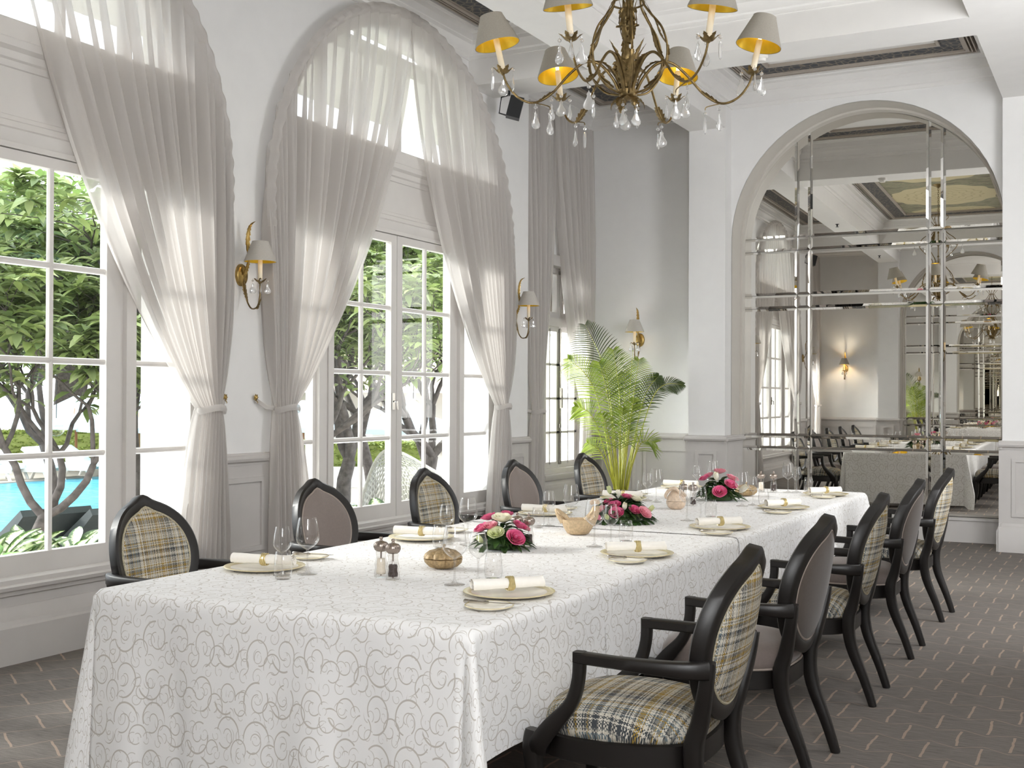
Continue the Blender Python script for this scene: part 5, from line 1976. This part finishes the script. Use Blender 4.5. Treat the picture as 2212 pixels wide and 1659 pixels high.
def towel(loc, rz, label):
    t = thing('towel_roll', label, 'towel', loc, rz, 'rolled white towels on the loungers')
    MB().tube([(0, -0.24, 0.09), (0, -0.1, 0.09), (0, 0.1, 0.09), (0, 0.24, 0.09)], 0.085, 14).build('roll', 'towel', t)
    return t


for i, (px, d) in enumerate(((20, 27.6), (112, 28.2), (182, 29.0), (-60, 27.2))):
    p = at(px, d)
    w = ('first pale lounger from the left beyond the pool', 'middle pale lounger across the pool, in the near window', 'pale lounger farthest right across the pool', 'pale lounger cut by the left edge of the picture, beyond the pool')[i]
    src = lounger((p.x, p.y, GZ), 0.25, w) if i == 0 else dup(src, (p.x, p.y, GZ), 0.25, w)
    q = Vector((p.x, p.y, GZ)) + Matrix.Rotation(0.25, 3, 'Z') @ Vector((0.62, 0, 0.385))
    w = 'rolled white towel lying on the ' + ('first pale lounger', 'middle pale lounger', 'rightmost pale lounger', 'lounger cut by the picture edge')[i]
    tsrc = towel(q, 0.25, w) if i == 0 else dup(tsrc, q, 0.25, w)


def covered(loc, rz, label):
    t = thing('covered_lounger', label, 'sun lounger', loc, rz, 'dark covered loungers on the near side of the pool')
    m = MB()
    m.extr([(-0.45, 0.0), (-0.5, 0.42), (-0.95, 0.78), (-0.90, 0.84), (-0.35, 0.50), (1.2, 0.42), (1.2, 0.0)], (0, -0.38, 0), (0, 0.38, 0), (1, 0, 0))
    m.build('cover', 'cover', t, smooth=False)
    MB().box(-0.3, 1.1, -0.3, 0.3, 0.0, 0.06).build('base', 'slot', t, smooth=False)
    return t


p = at(165, 12.6)
covered((p.x, p.y, GZ), PI - 0.2, 'dark grey covered lounger before the pool, right one of the two')
p = at(25, 12.4)
covered((p.x, p.y, GZ), PI - 0.2, 'dark grey covered lounger before the pool, left one of the two')


# foliage ----------------------------------------------------------
def leaf_blade(m, p, d, L, w, rnd, nseg=3, uv=False, fold=0.3):
    d = d.normalized()
    side = d.cross(Vector((rnd.uniform(-0.3, 0.3), rnd.uniform(-0.3, 0.3), 1)))
    side = side.normalized() if side.length > 0.05 else Vector((1, 0, 0))
    up = side.cross(d)
    vs, uvs = [], []
    for i in range(nseg + 1):
        t = i / nseg
        ww = w * (0.12 + 1.0 * sin(PI * t ** 0.85)) if 0 < i < nseg else w * 0.08
        c = p + d * (L * t) - Vector((0, 0, 0.3 * L * t * t))
        vs += [c - side * ww + up * ww * fold, c, c + side * ww + up * ww * fold]
        uvs += [(0, t), (0.5, t), (1, t)]
    fs = []
    for i in range(nseg):
        fs += [(3 * i, 3 * i + 1, 3 * i + 4, 3 * i + 3), (3 * i + 1, 3 * i + 2, 3 * i + 5, 3 * i + 4)]
    m.add(vs, fs, uvs if uv else None)


def tree(loc, label, seed, h0=1.0, spread=1.0, depth=5, r0=0.10, leaf=0.25, nl=9, lean=(0, 0), mat='leaf', hmax=3.9, group='frangipani trees by the pool'):
    t = thing('frangipani_tree', label, 'tree', loc, 0, group)
    rnd = random.Random(seed)
    wd, lf = MB(), MB()

    def grow(p, d, L, r, k):
        n = 4
        pts, q, dd = [p], p.copy(), d.copy()
        for i in range(n):
            dd = (dd + Vector((rnd.uniform(-0.28, 0.28), rnd.uniform(-0.28, 0.28), rnd.uniform(-0.12, 0.22)))).normalized()
            if q.z + dd.z * 0.6 > hmax:
                dd = Vector((dd.x, dd.y, min(dd.z, 0.4 * (hmax - q.z)))).normalized()
            q = q + dd * (L / n)
            pts.append(q.copy())
        wd.tube(pts, lerp_list([r, r * 0.92, r * 0.78], n + 1), 7 if k > 2 else 5, caps=False)
        if k == 0:
            for j in range(nl):
                a = 2 * PI * j / nl + rnd.uniform(-0.4, 0.4)
                ld = Vector((cos(a), sin(a), rnd.uniform(-0.35, 0.7)))
                leaf_blade(lf, q - dd * rnd.uniform(0, 0.12), ld, leaf * rnd.uniform(0.7, 1.2), leaf * 0.17, rnd)
            return
        if k <= 3 and rnd.random() < 0.7:
            for j in range(nl // 2 + 2):
                a = rnd.uniform(0, 6.28)
                leaf_blade(lf, pts[rnd.randint(1, n)], Vector((cos(a), sin(a), rnd.uniform(-0.5, 0.6))), leaf * rnd.uniform(0.6, 1.1), leaf * 0.17, rnd)
        nb = 3 if rnd.random() < 0.45 or k >= depth - 1 else 2
        a0 = rnd.uniform(0, 6.28)
        for j in range(nb):
            a = a0 + 2 * PI * j / nb + rnd.uniform(-0.5, 0.5)
            tilt = rnd.uniform(0.45, 0.95) * spread
            nd = (dd * cos(tilt) + Vector((cos(a), sin(a), 0.15)) * sin(tilt)).normalized()
            grow(q, nd, L * rnd.uniform(0.68, 0.88), r * 0.60, k - 1)
    grow(Vector((0, 0, 0)), Vector((lean[0], lean[1], 1)).normalized(), h0, r0, depth)
    wd.build('trunk_and_branches', 'bark', t, ang=180)
    lf.build('foliage', mat, t, ang=180)
    return t


TREES = [(20, 10.8, 'leafy frangipani in front of the pool at the far left edge', 1, 0.95, 0.95, 6, 0.07, 0.25, 11, (0.25, 0.3)),
         (225, 13.2, 'frangipani with dark branches across the near window, beside its centre post', 2, 1.3, 0.9, 6, 0.075, 0.25, 11, (-0.1, 0.0)),
         (112, 17.0, 'frangipani standing by the pool edge behind the two nearest trees', 13, 1.3, 0.9, 6, 0.08, 0.28, 11, (0.0, 0.1)),
         (312, 12.6, 'frangipani with a curved dark trunk seen in the narrow side pane of the near window', 3, 1.3, 0.8, 5, 0.09, 0.24, 10, (-0.2, 0.15)),
         (650, 13.5, 'frangipani with two dark trunks at the left side of the middle window', 4, 0.95, 0.8, 6, 0.10, 0.21, 11, (0.0, 0.0)),
         (725, 16.0, 'large branching frangipani in the centre of the middle window', 5, 1.15, 0.9, 6, 0.12, 0.22, 11, (-0.1, 0.05)),
         (905, 17.0, 'frangipani with slender dark limbs behind the wicker daybed', 6, 1.15, 0.9, 6, 0.10, 0.22, 11, (0.1, 0.1)),
         (800, 21.0, 'frangipani farther back between the two large ones of the middle window', 27, 1.3, 0.95, 6, 0.11, 0.27, 11, (0.0, 0.0)),
         (965, 20.5, 'frangipani farther back at the right edge of the middle window', 31, 1.3, 0.95, 6, 0.10, 0.27, 11, (0.0, 0.0))]
for px, d, lb, sd, h0, sp, dp, r0, lf_, nl, ln in TREES:
    p = at(px, d)
    tree((p.x, p.y, GZ), lb, sd, h0, sp, dp, r0, lf_, nl, ln, hmax=4.0 if d < 14 else 5.2)


def bush(name, loc, label, seed, rx, ry, rz, n, L, mat, group, cat, stem=True):
    t = thing(name, label, cat, loc, 0, group)
    rnd = random.Random(seed)
    m = MB()
    for k in range(n):
        a, b = rnd.uniform(0, 2 * PI), math.acos(rnd.uniform(-0.6, 1))
        e = rnd.uniform(0.75, 1.05)
        nn = Vector((cos(a) * sin(b), sin(a) * sin(b), cos(b)))
        p = Vector((rx * e * nn.x, ry * e * nn.y, rz * (0.62 + 0.42 * e * nn.z)))
        leaf_blade(m, p, nn + Vector((rnd.uniform(-1, 1), rnd.uniform(-1, 1), rnd.uniform(-0.5, 0.8))), L * rnd.uniform(0.7, 1.3), L * 0.26, rnd, 2)
    m.build('foliage', mat, t, ang=180)
    s = MB().tube([(0, 0, 0), (0.02 * rx, 0, rz * 0.5), (0, 0.02, rz * 0.8)], [0.12 * rx, 0.08 * rx, 0.02], 8)
    for k in range(5):
        a = 1.3 * k
        s.tube([(0, 0, rz * 0.4), (rx * 0.4 * cos(a), ry * 0.4 * sin(a), rz * 0.7), (rx * 0.7 * cos(a), ry * 0.7 * sin(a), rz * 0.85)], [0.06 * rx, 0.04 * rx, 0.01], 6)
    s.build('stem', 'bark', t, ang=180)
    return t


for i, (px, d, rx, rz, lb) in enumerate(((-60, 36, 4.5, 8.0, 'big pale green tree far beyond the pool at the left edge'), (150, 40, 5.0, 9.0, 'big pale green tree far beyond the pool, in the near window'), (330, 44, 4.5, 8.0, 'pale green tree far back, behind the white pier of the near window'), (620, 46, 4.0, 7.0, 'pale tree far behind the left side of the middle window'))):
    p = at(px, d)
    bush('far_tree', (p.x, p.y, GZ), lb, 60 + i, rx, rx, rz, 1500, 0.6, 'leaf_far', 'pale trees beyond the pool', 'tree')


def hedge(p0, p1, w, h, z, label, seed, n):
    p0, p1 = Vector(p0), Vector(p1)
    c = (p0 + p1) / 2
    t = thing('clipped_hedge', label, 'hedge', (c.x, c.y, z))
    rnd = random.Random(seed)
    d = p1 - p0
    L = Vector((d.x, d.y, 0)).length
    ax = Vector((d.x, d.y, 0)).normalized()
    sx = ax.cross(Vector((0, 0, 1)))
    m = MB()
    for k in range(n):
        a, b, e = rnd.uniform(-0.5, 0.5), rnd.uniform(-0.5, 0.5), rnd.uniform(0, 1)
        if rnd.random() < 0.45:
            q = ax * a * L + sx * b * w + Vector((0, 0, h * rnd.uniform(0.93, 1.03)))
        else:
            q = ax * a * L + sx * (0.5 if b > 0 else -0.5) * w * rnd.uniform(0.9, 1.05) + Vector((0, 0, h * e))
        leaf_blade(m, q, Vector((rnd.uniform(-1, 1), rnd.uniform(-1, 1), rnd.uniform(-0.2, 1))), 0.11, 0.035, rnd, 2)
    o = m.build('leaves', 'hedge', t, ang=180)
    core = MB()
    a, b = ax * (L / 2 - 0.05), sx * (w / 2 - 0.06)
    vs = [q + Vector((0, 0, zz)) for zz in (0, h - 0.06) for q in (-a - b, a - b, a + b, -a + b)]
    core.add(vs, [(0, 3, 2, 1), (4, 5, 6, 7), (0, 1, 5, 4), (1, 2, 6, 5), (2, 3, 7, 6), (3, 0, 4, 7)])
    core.build('inner_growth', 'hedge', t, smooth=False)
    return t


hedge(at(-120, 33), at(330, 35), 0.9, 0.95, GZ, 'long clipped hedge behind the pale loungers', 71, 5000)
hedge(at(600, 26.5), at(915, 26.5), 0.8, 0.95, GZ, 'yellow-green clipped hedge behind the white planter wall, middle window', 72, 4000)
a, b = at(590, 25.8), at(960, 25.8)
pw = thing('planter_wall', 'low white planter wall in front of the yellow-green hedge', 'wall', ((a.x + b.x) / 2, (a.y + b.y) / 2, GZ))
m = MB()
dv = (b - a)
sx = Vector((dv.y, -dv.x, 0)).normalized() * 0.12
hv = Vector((0, 0, 0.44))
m.add([a - sx, b - sx, b + sx, a + sx, a - sx + hv, b - sx + hv, b + sx + hv, a + sx + hv], [(0, 3, 2, 1), (4, 5, 6, 7), (0, 1, 5, 4), (1, 2, 6, 5), (2, 3, 7, 6), (3, 0, 4, 7)])
put(m, 'wall_face', 'ext_white', pw, smooth=False)
m = MB()
for k in range(9):
    q = a + dv * ((k + 0.5) / 9)
    m.tube([q - sx * 1.05 + Vector((0, 0, 0.02)), q - sx * 1.05 + Vector((0, 0, 0.42))], 0.02, 4)
put(m, 'pilaster_strip', 'deck', pw, smooth=False)


def parasol(loc, r, z0, z1, label):
    t = thing('garden_parasol', label, 'umbrella', loc, 0, 'pale blue garden parasols')
    n = 8
    m = MB()
    rg = [[(0.02 * cos(2 * PI * k / n), 0.02 * sin(2 * PI * k / n), z1 - GZ) for k in range(n)]]
    rg.append([(r * 0.5 * cos(2 * PI * k / n), r * 0.5 * sin(2 * PI * k / n), (z0 + (z1 - z0) * 0.44) - GZ) for k in range(n)])
    rg.append([(r * cos(2 * PI * k / n), r * sin(2 * PI * k / n), z0 - GZ) for k in range(n)])
    rg.append([(r * cos(2 * PI * k / n), r * sin(2 * PI * k / n), z0 - 0.12 - GZ) for k in range(n)])
    m.rings(rg, True, False, False).build('canopy', 'umbrella', t, smooth=False)
    MB().tube([(0, 0, 0), (0, 0, z1 - GZ)], 0.035, 8).build('pole', 'teak', t)
    rb = MB()
    for k in range(n):
        a = 2 * PI * k / n
        rb.tube([(0, 0, z1 - GZ - 0.04), (r * 0.97 * cos(a), r * 0.97 * sin(a), z0 - GZ - 0.02)], 0.012, 4)
    rb.build('ribs', 'teak', t)
    return t


for px, d, r, z0, z1, lb in ((862, 29, 1.6, 0.72, 1.45, 'pale blue parasol behind the wicker daybed, middle window'), (655, 30, 1.3, 0.72, 1.4, 'pale blue parasol at the left side of the middle window'),
                             (165, 31, 1.7, 0.75, 1.5, 'pale blue parasol over the loungers in the near window'), (300, 30, 1.5, 0.7, 1.4, 'pale blue parasol in the narrow side pane of the near window')):
    p = at(px, d)
    parasol((p.x, p.y, GZ), r, z0, z1, lb)

# pavilion with a tiled roof
pv = thing('garden_pavilion', 'white pavilion with a pale tiled roof beyond the garden, middle window', 'building', at(860, 42))
a, b = at(560, 42), at(1120, 42)
dx = (b - a).normalized()
dn = Vector((-dx.y, dx.x, 0))
m = MB()
q0, q1 = a + dn * 1.5, b + dn * 1.5
m.add([q0, q1, q1 + dn * 4, q0 + dn * 4, q0 + Vector((0, 0, 2.15)), q1 + Vector((0, 0, 2.15)), q1 + dn * 4 + Vector((0, 0, 2.15)), q0 + dn * 4 + Vector((0, 0, 2.15))], [(0, 3, 2, 1), (4, 5, 6, 7), (0, 1, 5, 4), (1, 2, 6, 5), (2, 3, 7, 6), (3, 0, 4, 7)])
put(m, 'wall', 'ext_white', pv, smooth=False)
for k in range(6):
    q = a + (b - a) * ((k + 0.5) / 6)
    m = MB().tube([q, q + Vector((0, 0, 2.15))], 0.2, 10)
    put(m, 'column', 'ext_white', pv)
m = MB()
e0, e1 = a - dn * 0.7 + Vector((0, 0, 2.15)), b - dn * 0.7 + Vector((0, 0, 2.15))
r0_, r1_ = a + dn * 3.5 + Vector((0, 0, 4.7)), b + dn * 3.5 + Vector((0, 0, 4.7))
m.grid(lambda u, v: (e0 * (1 - v) + r0_ * v) * (1 - u) + (e1 * (1 - v) + r1_ * v) * u + Vector((0, 0, 0.05 * abs(sin(u * 60)) + 0.0)), 240, 2)
put(m, 'tiled_roof', 'roof', pv)

# woven daybed
wk = thing('wicker_daybed', 'hooded grey wicker daybed outside the middle window', 'daybed', at(862, 15.2))
dc = Vector((cos(YAW + 0.28), sin(YAW + 0.28), 0))
dd_ = Vector((-dc.y, dc.x, 0))


_hoodrim = spline([(-0.62, 0, 0.0), (-0.55, 0, 0.3), (-0.42, 0, 0.8), (-0.3, 0, 1.12), (-0.16, 0, 1.27), (0.02, 0, 1.24), (0.3, 0, 1.09), (0.6, 0, 0.9), (0.85, 0, 0.62), (0.98, 0, 0.3), (1.0, 0, 0.0)], 10)


def hood(u, v):
    f = u * (len(_hoodrim) - 1)
    i = min(int(f), len(_hoodrim) - 2)
    q = _hoodrim[i].lerp(_hoodrim[i + 1], f - i)
    c, s_ = cos(v * PI / 2 * 0.96), sin(v * PI / 2 * 0.96)
    return dc * (0.12 + (q.x - 0.12) * c) + Vector((0, 0, q.z * (0.12 + 0.88 * c))) - dd_ * (0.75 * s_)


wm = MB()
NU, NV = 64, 26
for j in range(NV):
    for i in range(NU):
        o = 0.022 if (i + j) % 2 else -0.006
        u0, u1, v0, v1 = i / NU - 0.004, (i + 1) / NU + 0.004, (j + 0.1) / NV, (j + 0.9) / NV
        u0, u1 = max(0, u0), min(1, u1)
        um = (u0 + u1) / 2
        pts = []
        for uu, oo in ((u0, 0.0), (um, o), (u1, 0.0)):
            for vv in (v0, v1):
                pts.append(hood(uu, vv) - dd_ * oo)
        wm.add(pts, [(0, 1, 3, 2), (2, 3, 5, 4)])
wm.build('woven_hood', 'wicker', wk, ang=180)
rm = MB().tube([hood(i / 60, 0.0) for i in range(61)], 0.035, 8)
for i in range(0, NU + 1, 4):
    rm.tube([hood(i / NU, j / 12) for j in range(13)], 0.010, 5)
rm.build('frame', 'wicker', wk)
MB().lathe([(0, 0.28), (0.7, 0.28), (0.75, 0.34), (0.7, 0.42), (0, 0.44)], 28, tuple(-dd_ * -0.35)).build('cushion', 'lounger', wk)

tb2 = thing('garden_table', 'white square garden table beside the wicker daybed', 'table', at(672, 15.4))
m = MB().box(-0.42, 0.42, -0.42, 0.42, 0.5, 0.56)
m.build('top', 'ext_white', tb2, smooth=False)
MB().box(-0.34, 0.34, -0.34, 0.34, 0.0, 0.5).build('base', 'lounger', tb2, smooth=False)
gc = thing('garden_armchair', 'teal-grey upholstered garden armchair behind the white table', 'chair', at(640, 17.0))
MB().box(-0.4, 0.4, -0.4, 0.4, 0.18, 0.42).build('seat', 'greystone', gc, smooth=False)
MB().bar([(-0.36, -0.36, 0.4), (-0.42, -0.3, 0.62), (-0.5, 0.0, 0.78), (-0.42, 0.3, 0.62), (-0.36, 0.36, 0.4)], 0.12, 0.3).build('backrest', 'greystone', gc)
for x in (-0.32, 0.32):
    for y in (-0.32, 0.32):
        MB().box(x - 0.03, x + 0.03, y - 0.03, y + 0.03, 0, 0.18).build('leg', 'loungerwood', gc, smooth=False)

# plants under the windows
for yc, nm in ((4.9, 'planter box under the nearest window'), (8.6, 'planter box under the middle window')):
    pb = thing('planter_box', 'white rendered ' + nm, 'planter', (-6.5, yc, GZ))
    hh = 0.78 if yc < 6 else 0.55
    MB().box(-0.3, 0.25, -1.15, 1.15, 0, hh).build('box', 'ext_white', pb, smooth=False)
    MB().box(-0.26, 0.21, -1.11, 1.11, hh, hh + 0.03).build('soil', 'soil', pb, smooth=False)


def aglaonema(loc, seed, L, n, label):
    t = thing('variegated_plant', label, 'plant', loc, 0, 'variegated plants under the windows')
    rnd = random.Random(seed)
    m, st = MB(), MB()
    for k in range(n):
        a = 2 * PI * k * 0.382 + rnd.uniform(-0.3, 0.3)
        e = 0.25 + 0.95 * (k / n)
        d = Vector((cos(a), sin(a), 1.9 - 1.5 * (k / n)))
        base = Vector((0.03 * cos(a), 0.03 * sin(a), 0))
        tip = base + d.normalized() * (L * 0.45)
        st.tube([base, tip], [0.006, 0.004], 5)
        leaf_blade(m, tip, d * Vector((1, 1, 0.8)), L * rnd.uniform(0.85, 1.15), L * 0.2, rnd, 7, True, 0.25)
    st.build('stems', 'palm_stem', t)
    m.build('leaves', 'aglao', t, ang=180)
    return t


for i, (x, y, z, L, n, lb) in enumerate(((-6.5, 4.75, 0.3, 0.30, 16, 'first variegated plant from the left under the nearest window'), (-6.45, 5.1, 0.3, 0.32, 18, 'tallest pale-leaved plant under the nearest window'),
                                         (-6.55, 5.45, 0.3, 0.28, 16, 'variegated plant before the dark covered lounger'), (-6.45, 5.78, 0.3, 0.27, 14, 'variegated plant beside the near window post, right end of its row'),
                                         (-6.5, 4.4, 0.3, 0.3, 14, 'variegated plant at the lower left corner of the picture'),
                                         (-6.5, 7.95, 0.08, 0.26, 14, 'variegated plant under the middle window, left of the daybed'), (-6.45, 8.5, 0.08, 0.27, 14, 'variegated plant in front of the daybed weave'),
                                         (-6.5, 9.05, 0.08, 0.34, 16, 'variegated plant under the right sash of the middle window'), (-6.45, 9.6, 0.08, 0.40, 10, 'slim variegated plant beside the white pier of the middle window'))):
    aglaonema((x, y, z), 90 + i, L, n, lb)

# glass globe lanterns among the branches
for i, (px, py, d, r, lb) in enumerate(((893, 878, 15.0, 0.10, 'clear globe lantern before the parasol, middle window'), (1062, 645, 14.0, 0.09, 'globe lantern high at the right edge of the middle window'), (122, 925, 15.0, 0.11, 'globe lantern above the pale loungers, near window'), (291, 862, 14.0, 0.09, 'small globe lantern in the side pane of the near window'), (95, 745, 13.0, 0.10, 'globe lantern among the leaves of the near window'))):
    z = 1.46 + (858 - py) * d / 2540
    q = at(px, d, z)
    gl = thing('globe_lantern', lb, 'lantern', q, 0, 'globe lanterns hung in the trees')
    MB().lathe([(0.03, r * 1.15), (0.03, r * 0.95)] + [(r * sin(PI * k / 14), r * cos(PI * k / 14)) for k in range(2, 15)], 20).build('globe', 'acrylic', gl, ang=180)
    MB().tube([(0, 0, r * 1.1), (0.01, 0, r + 0.8)], 0.006, 5).build('cord', 'black_plastic', gl)
